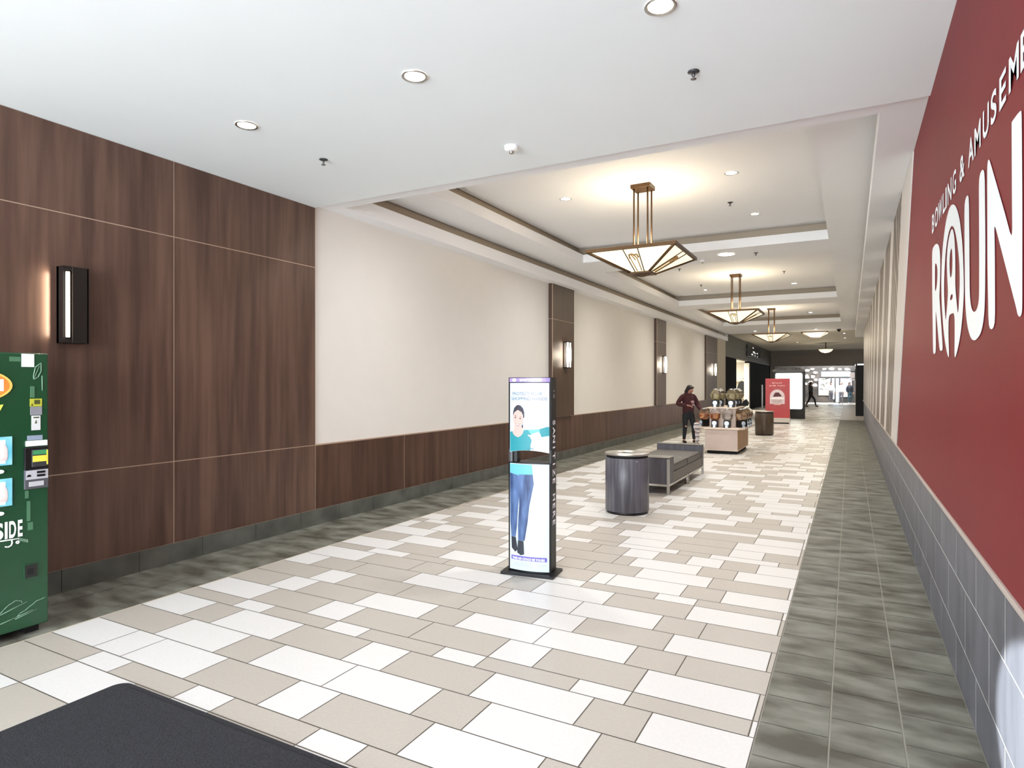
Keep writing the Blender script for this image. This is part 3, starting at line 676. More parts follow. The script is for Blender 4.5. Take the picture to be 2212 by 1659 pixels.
P(a, 3, UB, [(640,870),(700,885),(755,850),(880,800),(940,870),(960,930),(900,985),(780,1030),(730,1110),(690,1190),(735,1010),(690,920),(650,905)], .0068)
P(a, 1, UB, [(262,420),(300,340),(385,285),(480,335),(520,410),(525,500),(505,600),(450,695),(385,735),(330,695),(285,620),(260,520)], .0072)
for c in ((322, 472), (452, 490)): P(a, 0, UB, [(c[0]-28,c[1]-4),(c[0]-8,c[1]-16),(c[0]+24,c[1]-2),(c[0]+14,c[1]+12),(c[0]-12,c[1]+12)], .0078)
P(a, 0, UB, [(290,425),(330,418),(355,445),(325,435)], .0078); P(a, 0, UB, [(425,462),(460,436),(490,450),(460,448)], .0078)
P(a, 9, UB, [(325,612),(385,632),(452,608),(430,655),(385,678),(345,655)], .0078); P(a, 6, UB, [(338,622),(385,638),(440,620),(420,648),(385,662),(355,648)], .0083)
P(a, 6, UA, [(517,165),(548,165),(548,645),(517,640)], .0041)
wrapped(a, 'printed_picture', PM, up)
b = MB()
P(b, 10, UA, [(333,742),(502,742),(510,820),(333,835)], .005)
P(b, 4, UA, [(333,808),(430,828),(412,900),(404,1000),(397,1080),(390,1190),(380,1265),(345,1272),(336,1150)], .0055)
P(b, 4, UA, [(405,815),(508,812),(516,880),(483,1040),(472,1150),(449,1290),(400,1292),(398,1180),(408,1040),(404,900)], .006)
P(b, 5, UA, [(345,1270),(380,1268),(396,1358),(376,1378),(348,1350)], .0062); P(b, 5, UA, [(398,1292),(441,1292),(446,1388),(420,1396),(392,1380)], .0066)
P(b, 6, UA, [(350,1362),(395,1380),(386,1392),(356,1382)], .006)
P(b, 7, UA, [(345,1402),(606,1402),(606,1432),(345,1432)], .005)
for x0, x1, y in ((345,505,1447),(362,480,1458),(350,500,1470),(535,605,1456)): P(b, 8, UA, [(x0,y),(x1,y),(x1,y+4),(x0,y+4)], .005)
wrapped(b, 'printed_picture', PM, lo)
RX = Matrix.Rotation(PI/2, 4, 'X')
def ktext(par, txt, u, z, size, mm, lift, bold=0, sx=1, align='CENTER'):
    q = MB(); q.text(txt, size, Matrix.Translation((u, -lift, z)) @ Matrix.Scale(sx, 4, (1, 0, 0)) @ RX, bold, align); return wrapped(q, 'lettering', mm, par)
M_adt = mat('slate blue print', '#6B7590', .5, emit=.05)
ktext(up, 'PROTECT YOUR', -.015, 1.545, .041, M_adt, .006, 0, .92); ktext(up, 'SHOPPING HANDS', 0, 1.502, .041, M_adt, .006, 0, .95)
ktext(up, 'SANITIZE', .015, 1.082, .016, mat('teal dark print', '#2E7F88', .5, emit=.1), .0085, .0006)
ktext(bn, 'SANITIZE HERE', .02, 1.668, .026, PM[6], .005, .001, 1.15)
q = MB(); fp(q, [(-.135 + .02*math.cos(k*PI/10), 1.677 + .015*math.sin(k*PI/10)) for k in range(20)], .005); wrapped(q, 'banner_logo', PM[6], bn)
ktext(lo, 'THIS AD COULD BE YOURS', -.003, UA(0, 1427)[1], .026, PM[6], .007, .001, .92)
q = MB(); M = Matrix.Translation((hw + .003, .0, 1.34)) @ Matrix(((0, 0, 1, 0), (0, 1, 0, 0), (-1, 0, 0, 0), (0, 0, 0, 1)))
# letters run down the right side, their tops towards the back
for k, ch in enumerate('SANITIZE HERE'):
    if ch == ' ': continue
    q.text(ch, .095, M @ Matrix.Translation((.03 + k*.0715, -.033, 0)), .002)
q.build('side_lettering', mat('white side lettering', '#F2F0F4', .4, emit=.12), t)
q = MB(); q.box(hw, hw + .003, -.02, .03, 1.575, 1.59); q.box(hw, hw + .003, -.02, .03, 1.52, 1.555); q.build('side_label', mat('grey side label', '#6C6468', .5), t)

# ------------------------------------------------------------------ litter bins
def litter_bin(loc, label, wood, wood2):
    t = thing('litter_bin', label, 'litter bin', loc, 0, 'round laminate litter bins')
    mw = mat('bin laminate ' + wood, wood, .38, col2=wood2, vscale=4, vstretch=(7, 7, .3), detail=6, lo=.35, hi=.68)
    m = MB(); m.lathe([(.262, 0), (.262, .035)], n=48); m.build('base', M_black, t)
    m = MB(); m.lathe([(.27, .03), (.276, .034), (.276, .70), (.27, .706)], n=56); m.build('body', mw, t)
    m = MB(); m.lathe([(.262, .70), (.262, .742)], n=48); m.build('neck', M_blackm, t)
    m = MB(); m.lathe([(.10, .752), (.135, .77), (.20, .772), (.278, .764), (.285, .752), (.278, .738), (.12, .736)], n=56, cap=False); lid = m.build('lid', M_steel, t)
    m = MB(); m.lathe([(0, .73), (.118, .73), (.118, .74)], n=40); m.build('opening', M_blackm, lid)
    m = MB(); m.ell((.19, -.20, .675), .008, .008, .008, 10); m.build('lock', M_chrome, t)
litter_bin((-2.52, 7.78, 0), 'round grey-brown laminate litter bin at the near end of the bench', '#45434A', '#6B6870')
litter_bin((-2.40, 21.35, 0), 'round brown laminate litter bin between the candy cart and the red sign', '#3D3027', '#5A4A3C')

# ------------------------------------------------------------------ bench
t = thing('bench', 'low dark padded bench with box ends on steel legs behind the near bin', 'bench', (-2.75, 10.38, 0))
M_vin = mat('charcoal brown vinyl', '#4C4744', .45, var=.12, vscale=5, bump=.1); M_end = mat('dark grey box laminate', '#3F3C40', .45, col2='#555159', vscale=4, vstretch=(4, 4, .4), detail=5)
x0, x1 = -.41, .41; y0, y1 = -1.2, 1.28
m = MB(); m.box(x0 + .01, x1 - .01, y0 + .25, .03, .30, .43, .03); m.build('seat', M_vin, t)
m = MB(); m.box(x0 + .01, x1 - .01, .04, y1 - .12, .30, .43, .03); m.build('seat', M_vin, t)
m = MB(); m.box(x0 + .005, x1 - .005, y0 + .26, y1 - .12, .16, .31); m.build('side_panel', mat('brown bench panel', '#564C45', .45, var=.1), t)
m = MB(); m.box(x0, x1, y0 + .01, y0 + .30, .15, .54, .008); m.build('end_box', M_end, t)
m = MB(); m.box(x0, x1, y1 - .14, y1, .15, .53, .008); m.build('end_box', M_end, t)
m = MB(); m.box(x0 - .004, x1 + .004, y0, y0 + .31, .54, .552, .003); m.build('end_cap', mat('grey laminate cap', '#6E6862', .35), t)
m = MB(); m.box(x0 - .004, x1 + .004, y1 - .145, y1 + .005, .53, .542, .003); m.build('end_cap', mat('grey laminate cap', '#6E6862', .35), t)
for a in (x0, x1 - .035):
    for b in (y0, y1 - .04):
        e_ = -.004 if a < 0 else .004
        m = MB(); m.box(a + e_, a + .035 + e_, b - .003, b + .037, 0, .53 if b < 0 else .16, .003); m.build('leg', M_steel, t)
    m = MB(); m.tube((a + .02, .03, 0), (a + .02, .03, .16), .035, 16); m.build('leg', M_steel, t)
m = MB(); m.box(x0, x1, y0, y0 + .03, .125, .155); m.box(x1 - .03, x1, y0, y1, .125, .155); m.box(x0, x0 + .03, y0, y1, .125, .155); m.box(x0, x1, y1 - .03, y1, .125, .155); m.build('rail', M_steel, t)

# ------------------------------------------------------------------ candy cart and its dispensers
CX, CY = -2.645, 15.95
t = thing('candy_cart', 'blond wood candy cart with a raised middle box and a wide counter', 'cart', (CX, CY, 0))
M_lam = mat('pinkish blond laminate', '#CBB9AE', .5, var=.05, vscale=4); M_tanw = mat('tan wood', '#B48C62', .5, var=.08, vscale=4, vstretch=(3, 3, .4)); M_edgew = mat('pale laminate edge', '#D6C4B4', .5)
m = MB(); m.box(-.33, .33, -.72, .80, 0, .09); m.build('plinth', M_blackm, t)
m = MB(); m.mi = 0; m.box(-.365, .365, -.80, .88, .075, .56); m.mi = 1; m.box(.366, .37, -.80, .88, .09, .56); m.mi = 2; m.box(-.37, .372, -.805, .885, .075, .10); m.build('cabinet', [M_lam, M_tanw, M_edgew], t)
ctr = MB(); ctr.prism([(x, y, .58) for x, y in ((-.53, -.75), (-.35, -.96), (.42, -.96), (.53, -.80), (.53, .92), (.40, 1.05), (-.40, 1.05), (-.53, .92))], (0, 0, .04)); ctr.build('counter', M_edgew, t)
m = MB(); m.mi = 0; m.box(-.30, .29, -.58, .80, .62, 1.05); m.mi = 1; m.box(.291, .296, -.58, .80, .62, 1.05); m.build('tower', [M_lam, M_tanw], t)
m = MB(); m.box(-.34, .33, -.64, .84, 1.05, 1.08, .006); m.build('tower_top', M_edgew, t)
def globe_mat(nm, c, c2):
    m = mat(nm, c, .18, col2=c2, vscale=14, detail=6, lo=.4, hi=.62, spec=.8); b = m.node_tree.nodes['Principled BSDF']
    b.inputs['Coat Weight'].default_value = .8; b.inputs['Coat Roughness'].default_value = .06; return m
GM = {'amber': globe_mat('amber candy', '#6E4A30', '#C6A07A'), 'red': globe_mat('red orange candy', '#7A3420', '#D08A4E'), 'olive': globe_mat('olive gold candy', '#6A5C38', '#C2B48A'), 'clear': globe_mat('pale clear candy', '#8F8078', '#C9BDB4')}
M_gl = mat('clear globe plastic', '#FFFFFF', .05, trans=1, spec=.5); M_gl.node_tree.nodes['Principled BSDF'].inputs['IOR'].default_value = 1.12
M_sat = mat('satin silver', '#DCE6F2', .3, metal=.5)
def dispenser(loc, rz, label, gm, grp):
    t = thing('candy_dispenser', label, 'candy dispenser', loc, rz, grp)
    m = MB(); m.box(-.075, .075, -.085, .075, 0, .165, .012); m.build('base', M_black, t)
    m = MB(); m.lathe([(.05, -.10), (.052, -.092), (.045, -.086)], (0, 0, .10), n=20, axis='y'); m.tube((0, -.10, .10), (0, -.118, .10), .014, 10); m.box(-.035, .035, -.118, -.112, .094, .106); m.box(-.03, .03, -.12, -.085, .0, .045, .006); m.build('coin_mechanism', M_sat, t)
    m = MB(); m.lathe([(.05, .165), (.07, .172), (.105, .22), (.115, .28), (.105, .315), (0, .325)], n=24); m.build('candy', GM[gm], t)
    m = MB(); m.lathe([(.05, .162), (.072, .168), (.113, .215), (.124, .285), (.115, .345), (.085, .395), (.045, .418)], n=28); m.build('globe', M_gl, t)
    m = MB(); m.lathe([(.05, .412), (.055, .42), (.05, .432), (.015, .44), (0, .441)], n=20); m.build('lid', M_chrome, t)
G1, G2 = 'candy dispensers around the cart counter', 'candy dispensers on the cart top'
for x, y, rz, l, g in ((-.135, -.80, 0, 'candy dispenser on the front counter of the cart, on the woman\'s side', 'red'), (.14, -.80, 0, 'candy dispenser on the front counter of the cart with pale candy, second from the woman', 'clear'),
                       (-.42, -.62, -PI/4, 'candy dispenser at the counter corner of the cart beside the striped toddler', 'red'), (-.43, -.28, -PI/2, 'second candy dispenser along the toddler\'s side of the cart', 'amber'), (-.43, .06, -PI/2, 'third candy dispenser along the toddler\'s side of the cart', 'amber'),
                       (.42, -.66, PI/4, 'candy dispenser at the cart counter corner on the litter bin side', 'amber'), (.43, -.30, PI/2, 'second candy dispenser along the litter bin side of the cart', 'amber'), (.43, .04, PI/2, 'third candy dispenser along the litter bin side of the cart', 'amber'), (.43, .38, PI/2, 'last candy dispenser along the litter bin side of the cart', 'amber')):
    dispenser((CX + x, CY + y, .62), rz, l, g, G1)
for x, y, l in ((-.19, -.42, 'candy dispenser on the cart top, front corner on the woman\'s side'), (.17, -.42, 'candy dispenser on the cart top, front corner on the bin side'), (-.16, .05, 'candy dispenser on the cart top, middle row on the woman\'s side'), (.19, .05, 'candy dispenser on the cart top, middle row on the bin side'), (.19, .5, 'candy dispenser on the cart top, back corner on the bin side')):
    dispenser((CX + x, CY + y, 1.08), 0, l, 'olive', G2)
q = MB(); q.prism([(-.06, 0, 0), (.09, 0, 0), (.11, .02, .08), (.05, .02, .17), (-.02, .02, .12)], (0, .12, 0)); o = q.build('dark_bag', M_blackm); o.location = (CX + .30, CY + .62, 1.08)
tag(o, 'small dark bag lying on the bin side of the cart top', 'bag')

# ------------------------------------------------------------------ people
dg = bpy.context.evaluated_depsgraph_get
def skin(name, chains, mats, parent, sub=2, M=None):
    """chains: lists of (x,y,z,r) joints; equal coordinates share a joint; the first joint is the root"""
    V, R, Ed, idx = [], [], [], {}
    for ch in chains:
        prev = None
        for x, y, z, r in ch:
            k = (round(x, 4), round(y, 4), round(z, 4))
            if k not in idx: idx[k] = len(V); V.append((x, y, z)); R.append(r)
            i = idx[k]
            if prev is not None and (prev, i) not in Ed and prev != i: Ed.append((prev, i))
            prev = i
    me = bpy.data.meshes.new(name); me.from_pydata(V, Ed, []); o = bpy.data.objects.new(name, me); COL.objects.link(o)
    s = o.modifiers.new('skin', 'SKIN'); s.use_smooth_shade = True
    for i, d in enumerate(me.skin_vertices[0].data):
        r = R[i]; d.radius = r if isinstance(r, tuple) else (r, r); d.use_root = i == 0
    b = o.modifiers.new('sub', 'SUBSURF'); b.levels = sub; b.render_levels = sub
    me2 = bpy.data.meshes.new_from_object(o.evaluated_get(dg())); me2.name = name
    bpy.data.objects.remove(o); bpy.data.meshes.remove(me)
    for mm in (mats if isinstance(mats, (list, tuple)) else [mats]): me2.materials.append(mm)
    if M is not None: me2.transform(M)
    for p in me2.polygons: p.use_smooth = True
    o = bpy.data.objects.new(name, me2); COL.objects.link(o)
    if parent: o.parent = parent
    return o
def hand(wr, el, side, r=.9):
    """five finger chains from a wrist, continuing the forearm direction, slightly curled"""
    w, e = Vector(wr), Vector(el); d = (w - e).normalized(); out = []
    s = d.cross(Vector((0, 0, 1)));  s = (Vector((1, 0, 0)) if s.length < .2 else s).normalized(); n = s.cross(d).normalized()
    palm = w + d * .055; out.append([tuple(w) + (.026,), tuple(palm) + (.028,)])
    for k, (o_, ln) in enumerate(((-.027, .062), (-.009, .072), (.009, .068), (.027, .055))):
        b = palm + s*o_ + d*.018; c = b + d*ln*.5 - n*.012; f = c + d*ln*.35 - n*.028
        out.append([tuple(palm) + (.028,), tuple(b) + (.0095,), tuple(c) + (.0085,), tuple(f) + (.0075,)])
    th = w + d*.025 - s*.03*side; t2 = th + d*.03 - s*.018*side - n*.012
    out.append([tuple(w) + (.026,), tuple(th) + (.012,), tuple(t2) + (.009,)])
    return out
M_skinp = mat('skin', '#B98A74', .6); M_eye = mat('eye dark', '#1A1416', .3)
def person(label, loc, rz, h, pose, top, legs, hair, shoes, skincol=None, longhair=True, topstyle='hoodie', face=True, name='person'):
    s = h / 1.70
    t = thing(name, label, 'person', loc, rz); S = Matrix.Scale(s, 4); sk = skincol or M_skinp
    p = dict(pel=(0, 0, .92), chest=(0, 0, 1.25), neck=(0, .01, 1.45), head=(0, -.02, 1.60), sl=(.17, .01, 1.40), sr=(-.17, .01, 1.40), el=(.25, .03, 1.13), er=(-.25, .03, 1.13), wl=(.24, -.08, .90), wr=(-.24, -.08, .90),
             hl=(.09, 0, .82), hr=(-.09, 0, .82), kl=(.10, -.03, .49), kr=(-.10, -.03, .49), al=(.11, .02, .085), ar=(-.11, .02, .085), look=(0, -1, 0)); p.update(pose)
    J = lambda k, r: tuple(p[k]) + (r,)
    def mid(a, b, f, r): return tuple(Vector(p[a]).lerp(Vector(p[b]), f)) + (r,)
    hd = Vector(p['head']); lk = Vector(p['look']).normalized(); upv = Vector((0, 0, 1)); side = lk.cross(upv).normalized(); hu = side.cross(lk).normalized()
    def H(f, u, sd=0): return tuple(hd + lk*f + hu*u + side*sd)
    toe = lambda a: (p[a][0] * 1.08, p[a][1] - .15, .035)
    body = [[J('pel', .12), mid('pel', 'chest', .5, .105), J('chest', .115), mid('chest', 'neck', .75, .08), J('neck', .052), H(-.01, -.075) + (.06,), H(-.005, 0) + (.088,), H(-.01, .065) + (.07,)],
            [H(-.005, 0) + (.088,), H(.07, -.055) + (.048,)], [H(-.005, 0) + (.088,), H(.095, -.01) + (.016,)],
            [J('chest', .115), J('sl', .055), J('el', .042), mid('el', 'wl', .6, .034), J('wl', .026)], [J('chest', .115), J('sr', .055), J('er', .042), mid('er', 'wr', .6, .034), J('wr', .026)],
            [J('pel', .12), J('hl', .085), mid('hl', 'kl', .5, .075), J('kl', .055), mid('kl', 'al', .35, .055), J('al', .036), toe('al') + (.03,)], [J('pel', .12), J('hr', .085), mid('hr', 'kr', .5, .075), J('kr', .055), mid('kr', 'ar', .35, .055), J('ar', .036), toe('ar') + (.03,)]]
    body += hand(p['wl'], p['el'], 1) + hand(p['wr'], p['er'], -1)
    skin('body', body, sk, t, 2, S)
    hz = .88 if topstyle == 'hoodie' else .96
    def joined(name, base, chains, mm, par):
        o = skin(name, chains[:1], mm, None, 2)
        bm = bmesh.new(); bm.from_mesh(o.data)
        for c in chains[1:]:
            o2 = skin('tmp', [c], mm, None, 2); bm.from_mesh(o2.data); d2 = o2.data; bpy.data.objects.remove(o2); bpy.data.meshes.remove(d2)
        base.bm.to_mesh(tm := bpy.data.meshes.new('tmp')); base.bm.free(); bm.from_mesh(tm); bpy.data.meshes.remove(tm)
        bm.to_mesh(o.data); bm.free(); o.data.transform(S)
        for p_ in o.data.polygons: p_.use_smooth = True
        o.parent = par; return o
    T = MB(); T.lathe([(.13, hz), (.168, hz + .012), (.178, .96), (.172, 1.08), (.185, 1.22), (.188, 1.32), (.155, 1.40), (.085, 1.455), (.07, 1.49)], (0, .005, 0), n=28, sy=.74, cap=False)
    arm = lambda sh, el_, wr_: [tuple(Vector(p[sh]) * .55 + Vector((0, 0, .45 * 1.36))) + (.085,), J(sh, .088), mid(sh, el_, .5, .08), J(el_, .074), mid(el_, wr_, .5, .064), mid(el_, wr_, .93, .045)]
    tp = joined('hoodie' if topstyle == 'hoodie' else 'shirt', T, [arm('sl', 'el', 'wl'), arm('sr', 'er', 'wr')], top, t)
    if topstyle == 'hoodie':
        q = MB(); q.ell((0, .085, 1.43), .13, .075, .075, 18); q.ell((.075, .03, 1.445), .06, .08, .05, 14); q.ell((-.075, .03, 1.445), .06, .08, .05, 14); hd2 = q.build('hood', top, tp); hd2.data.transform(S)
    T = MB(); T.lathe([(.10, .70), (.15, .80), (.165, .92), (.15, 1.02)], n=28, sy=.78, cap=False)
    leg = lambda h_, k_, a_: [tuple(Vector(p[h_]) + Vector((0, 0, .09))) + (.09,), tuple(Vector(p[h_]) + Vector((0, 0, -.02))) + (.098,), mid(h_, k_, .5, .086), J(k_, .066), mid(k_, a_, .35, .064), mid(k_, a_, .97, .047)]
    joined('trousers', T, [leg('hl', 'kl', 'al'), leg('hr', 'kr', 'ar')], legs, t)
    for a in ('al', 'ar'):
        A = p[a]; skin('shoe', [[(A[0], A[1] + .05, .045, .04), (A[0], A[1] - .02, .055, .05), (A[0]*1.06, A[1] - .10, .042, .042), (A[0]*1.1, A[1] - .17, .033, .03)]], shoes, t, 2, S)
    q = MB(); q.ell(H(-.028, .038), .098, .098, .095, 20); q.ell(H(-.055, -.03), .088, .07, .10, 18); q.ell(H(.035, .078, .025), .06, .055, .035, 14); q.ell(H(.035, .078, -.025), .06, .055, .035, 14)
    if longhair: q.ell(H(-.075, -.11), .085, .06, .11, 18); q.ell(H(-.085, -.19), .06, .05, .09, 16)
    hr_ = q.build('hair', hair, t); hr_.data.transform(S)
    if face:
        q = MB()
        for sg_ in (-1, 1): q.ell(H(.083, .005, .034*sg_), .012, .009, .008, 10)
        q.mi = 1; q.ell(H(.088, -.075, 0), .022, .008, .007, 10); e = q.build('eyes_and_mouth', [M_eye, mat('lips', '#8A4A48', .5)], t); e.data.transform(S)
    return t
M_maroon = mat('maroon hoodie', '#3E161C', .85, var=.2, vscale=6); M_jeans = mat('near black jeans', '#11121A', .8, var=.2, vscale=5); M_hair = mat('dark hair', '#1C1214', .6, var=.2, vscale=20)
w = person('woman in maroon hoodie and black jeans looking down beside the candy cart', (-3.92, 17.5, 0), math.radians(40), 1.58,
       dict(head=(.02, -.055, 1.585), look=(.35, -1, -.42), er=(-.36, .02, 1.16), wr=(-.13, -.24, 1.12), el=(.29, -.03, 1.12), wl=(.27, -.26, .98), kl=(.14, -.05, .48), al=(.17, -.02, .085), kr=(-.12, -.02, .48), ar=(-.13, .03, .085), hl=(.10, 0, .82), hr=(-.10, 0, .82)),
       M_maroon, M_jeans, M_hair, M_blackm, mat('skin warm', '#A67866', .6))
q = MB(); q.prism([(-.02, 0, 1.25), (.06, 0, 1.27), (.11, .0, 1.23), (.09, 0, 1.19), (.02, 0, 1.185), (.0, 0, 1.2)], (0, .004, 0)); q.prism([(.02, 0, 1.16), (.09, 0, 1.17), (.12, 0, 1.12), (.08, 0, 1.10), (.03, 0, 1.115)], (0, .004, 0))
for v in q.bm.verts: v.co = Vector((v.co.x*.93, v.co.y - .158, v.co.z*.93))
q.build('chest_print', mat('faded pink print', '#A07F84', .7), w)
q = MB(); q.ell((-.125, -.098, .47), .03, .006, .022, 10); q.build('jeans_rip', M_skinp, w)
def stripes():
    m = mat('white fabric with dark bands', '#CFC9CC', .8); nt = m.node_tree; b = nt.nodes['Principled BSDF']
    tc = nt.nodes.new('ShaderNodeTexCoord'); wv = nt.nodes.new('ShaderNodeTexWave'); wv.bands_direction = 'Z'; wv.inputs['Scale'].default_value = 2.9; rp = nt.nodes.new('ShaderNodeValToRGB')
    rp.color_ramp.elements[0].color = lin('#3A3338'); rp.color_ramp.elements[0].position = .05; rp.color_ramp.elements[1].color = lin('#CFC9CC'); rp.color_ramp.elements[1].position = .12
    nt.links.new(tc.outputs['Object'], wv.inputs['Vector']); nt.links.new(wv.outputs['Fac'], rp.inputs['Fac']); nt.links.new(rp.outputs['Color'], b.inputs['Base Color']); return m
M_str = stripes()
person('brown haired toddler in white outfit with dark bands standing between woman and candy cart', (-3.60, 17.1, 0), math.radians(60), .70,
       dict(head=(0, -.02, 1.50), el=(.26, 0, 1.15), er=(-.26, 0, 1.15)), M_str, M_str, mat('brown hair', '#5A3A2C', .6), M_blackm, topstyle='shirt')
M_n = mat('navy cloth', '#23262F', .8); M_p = mat('pale cloth', '#C9C6C8', .8); M_gr = mat('grey cloth', '#6C6A70', .8); M_tl = mat('teal jeans', '#3C5560', .8)
person('distant walker in black clothes striding past the lit directory', (-2.42, 48.6, 0), math.radians(80), 1.72, dict(kl=(.09, -.22, .52), al=(.09, -.30, .085), kr=(-.09, .08, .50), ar=(-.09, .30, .12), el=(.26, .12, 1.13), wl=(.25, .15, .9), wr=(-.25, -.22, .95)), M_blackm, M_blackm, M_hair, M_blackm, face=False)
person('distant shopper in white top and grey trousers before the far shop window', (-1.36, 57.0, 0), math.radians(10), 1.72, {}, M_p, M_gr, M_hair, M_p, face=False, topstyle='shirt')
person('distant shopper in pale long coat near the middle of the far shop', (-.62, 57.2, 0), math.radians(-20), 1.72, {}, mat('cream coat', '#D8D2CC', .8), M_gr, mat('fair hair', '#8A7F78', .6), M_blackm, face=False)
person('distant shopper in dark jacket and teal jeans beside the black shop post', (-.02, 57.2, 0), math.radians(30), 1.70, {}, M_n, M_tl, M_hair, M_p, face=False)

# ------------------------------------------------------------------ red food sign
t = thing('advert_sign', 'tall red food advert sign on a white base between the far bin and directory', 'advert sign', (-2.61, 27.75, 0), math.radians(2))
M_rs = mat('red sign print', '#A8383A', .4, var=.04, vscale=3, emit=.12)
m = MB(); m.box(-.42, .42, -.12, .25, 0, .05); m.build('foot', M_blackm, t)
m = MB(); m.box(-.47, .47, -.17, .28, .05, .235, .004); m.build('base', mat('white sign base', '#D8D0C8', .5), t)
m = MB(); m.prism([(-.46, -.16, .21), (.46, -.16, .21), (.455, -.10, .62), (.455, .02, .62), (.46, .28, .21)][:2] + [(.46, .20, .21), (-.46, .20, .21)], (0, 0, .001)); m.prism([(-.46, -.16, .21), (-.46, -.10, .62), (-.46, -.05, 1.84), (-.46, -.01, 1.84), (-.46, .10, .62), (-.46, .20, .21)], (.92, 0, 0)); m.build('panel', M_rs, t)
def ry(z): return (-.16 + .06*(z - .21)/.41 if z < .62 else -.10 + .05*(z - .62)/1.22) - .006
def rpoly(nm, mm, pts, e=0):
    q = MB(); q.poly([(x, ry(z) - e, z) for x, z in pts]); return q.build(nm, mm, t)
rpoly('picture', mat('pale picture', '#D8C4C6', .5, emit=.1), [(-.29, .80), (.27, .80)] + [(-.01 + .28*math.cos(PI*k/16), 1.10 + .29*math.sin(PI*k/16)) for k in range(17)])
rpoly('dessert_picture', mat('dark plum dessert', '#54202C', .5), [(-.17, 1.09), (.17, 1.11), (.12, 1.18), (.05, 1.27), (-.08, 1.27), (-.13, 1.20)], .004)
rpoly('plate_picture', mat('white plate print', '#E9DFE0', .5, emit=.15), [(-.27, .99), (.25, .99), (.26, 1.06), (.16, 1.085), (-.18, 1.075), (-.27, 1.05)], .003)
rpoly('cream_picture', mat('grey cream print', '#B99FA2', .5, col2='#DCCBCB', vscale=20), [(-.24, .99), (.2, .98), (.14, .86), (-.02, .81), (-.18, .84)], .0035)
rpoly('sauce_picture', mat('peach print', '#E8B6A4', .5), [(-.13, .76), (.12, .76), (.13, .80), (-.14, .80)], .004)
q = MB()
rnd = random.Random(4)
for zc, xa_, xb_, hh in ((1.655, -.21, .19, .055), (1.545, -.31, -.05, .055), (1.545, -.01, .29, .055)):
    x = xa_
    while x < xb_ - .02:
        wd = rnd.choice((.03, .036, .024)); ye = ry(zc) - .004
        q.box(x, x + .01, ye - .002, ye, zc - hh/2, zc + hh/2)
        if rnd.random() < .8: q.box(x, x + wd - .008, ye - .002, ye, zc + rnd.choice((-.027, .017, -.005)), zc + rnd.choice((.027, .027, .005)))
        x += wd + .006
q.build('lettering', mat('pale pink lettering', '#EBC9C4', .5, emit=.15), t)
rpoly('small_text', mat('faded red print', '#BF6A66', .5), [(-.2, 1.41), (.18, 1.41), (.18, 1.44), (-.2, 1.44)])

# ------------------------------------------------------------------ lit mall directory
t = thing('directory_board', 'grey directory board with a glowing white rounded panel behind the red sign', 'directory', (-2.51, 31.85, 0))
M_df = mat('dark grey board', '#3A3733', .5, metal=.2)
m = MB(); m.box(-.70, .68, -.06, .22, 0, 2.24, .01); m.build('cabinet', M_df, t)
m = MB(); n = 16
m.prism([(-.70 + 1.38*k/n, -.10, 2.24 + .16*(1 - (2*k/n - 1)**2)*.9 + .03) for k in range(n + 1)] + [(.68, -.10, 2.18), (-.70, -.10, 2.18)], (0, .30, 0)); hd_ = m.build('header', mat('grey header', '#77736E', .45, metal=.3), t)
q = MB(); q.text('DIRECTORY', .19, Matrix.Translation((0, -.106, 2.25)) @ RX, .002); q.build('lettering', mat('dark header lettering', '#2E2B28', .5), hd_)
m = MB(); m.prism([(p[0], -.075, p[1]) for p in rr(-.62, .62, .40, 2.17, .10)], (0, .02, 0)); m.build('screen_frame', M_black, t)
m = MB(); m.prism([(p[0], -.085, p[1]) for p in rr(-.575, .575, .45, 2.12, .07)], (0, .015, 0)); sc_ = m.build('lit_panel', mat('lit map panel', '#FFFFFF', .4, emit=2.2, ecol='#FDFFF4'), t)
rnd = random.Random(3); M_mp = mat('pale map print', '#DDE8DC', .5, emit=1.1)
for k in range(9):
    z = 2.0 - k*.17; x = .22 + rnd.uniform(-.05, .08); q = MB(); q.box(x - rnd.uniform(.03, .1), x + rnd.uniform(.04, .14), -.088, -.086, z - rnd.uniform(.01, .04), z + .03); q.build('map_print', M_mp, sc_)

# thin sign pole before the dark shop
t = thing('sign_pole', 'thin pale pole on a flat base before the black shopfront', 'pole', (-5.02, 43.5, 0))
m = MB(); m.box(-.42, .42, -.2, .2, 0, .05, .01); m.build('base', M_steel, t)
m = MB(); m.tube((0, 0, .05), (0, 0, 1.55), .045, 12); m.build('post', mat('white pole paint', '#E4E4E4', .5, emit=.1), t)

# ------------------------------------------------------------------ dark storefront along the left, beyond the white wall
M_sf = mat('storefront olive grey', '#4A453A', .5, var=.08, vscale=2); M_sfb = mat('storefront black', '#060607', .85, spec=.1)
m = MB(); m.mi = 0; m.box(-5.75, XL, 32.15, 53.2, 3.0, 4.16); m.box(-5.7, XL + .03, 32.15, 53.2, 3.62, 3.72); m.mi = 1
m.box(-5.75, XL - .02, 32.15, 36.3, 0, 3.0); m.box(-5.75, XL - .02, 41.1, 53.2, 0, 3.0); m.mi = 2; m.box(-5.78, XL, 41.0, 41.4, 0, 2.9)
struct(m.build('wall_storefront', [M_sf, M_sfb, mat('cream door post', '#CFC9BA', .6)]))
m = MB(); M_si = mat('shop interior paint', '#E6E2D8', .7)
m.box(-9.0, -8.9, 35, 44, 0, 3.1); m.box(-9, -5.75, 34.9, 35, 0, 3.1); m.box(-9, -5.75, 44, 44.1, 0, 3.1); m.box(-9, -5.75, 35, 44, 3.0, 3.1)
struct(m.build('wall_shop', M_si))
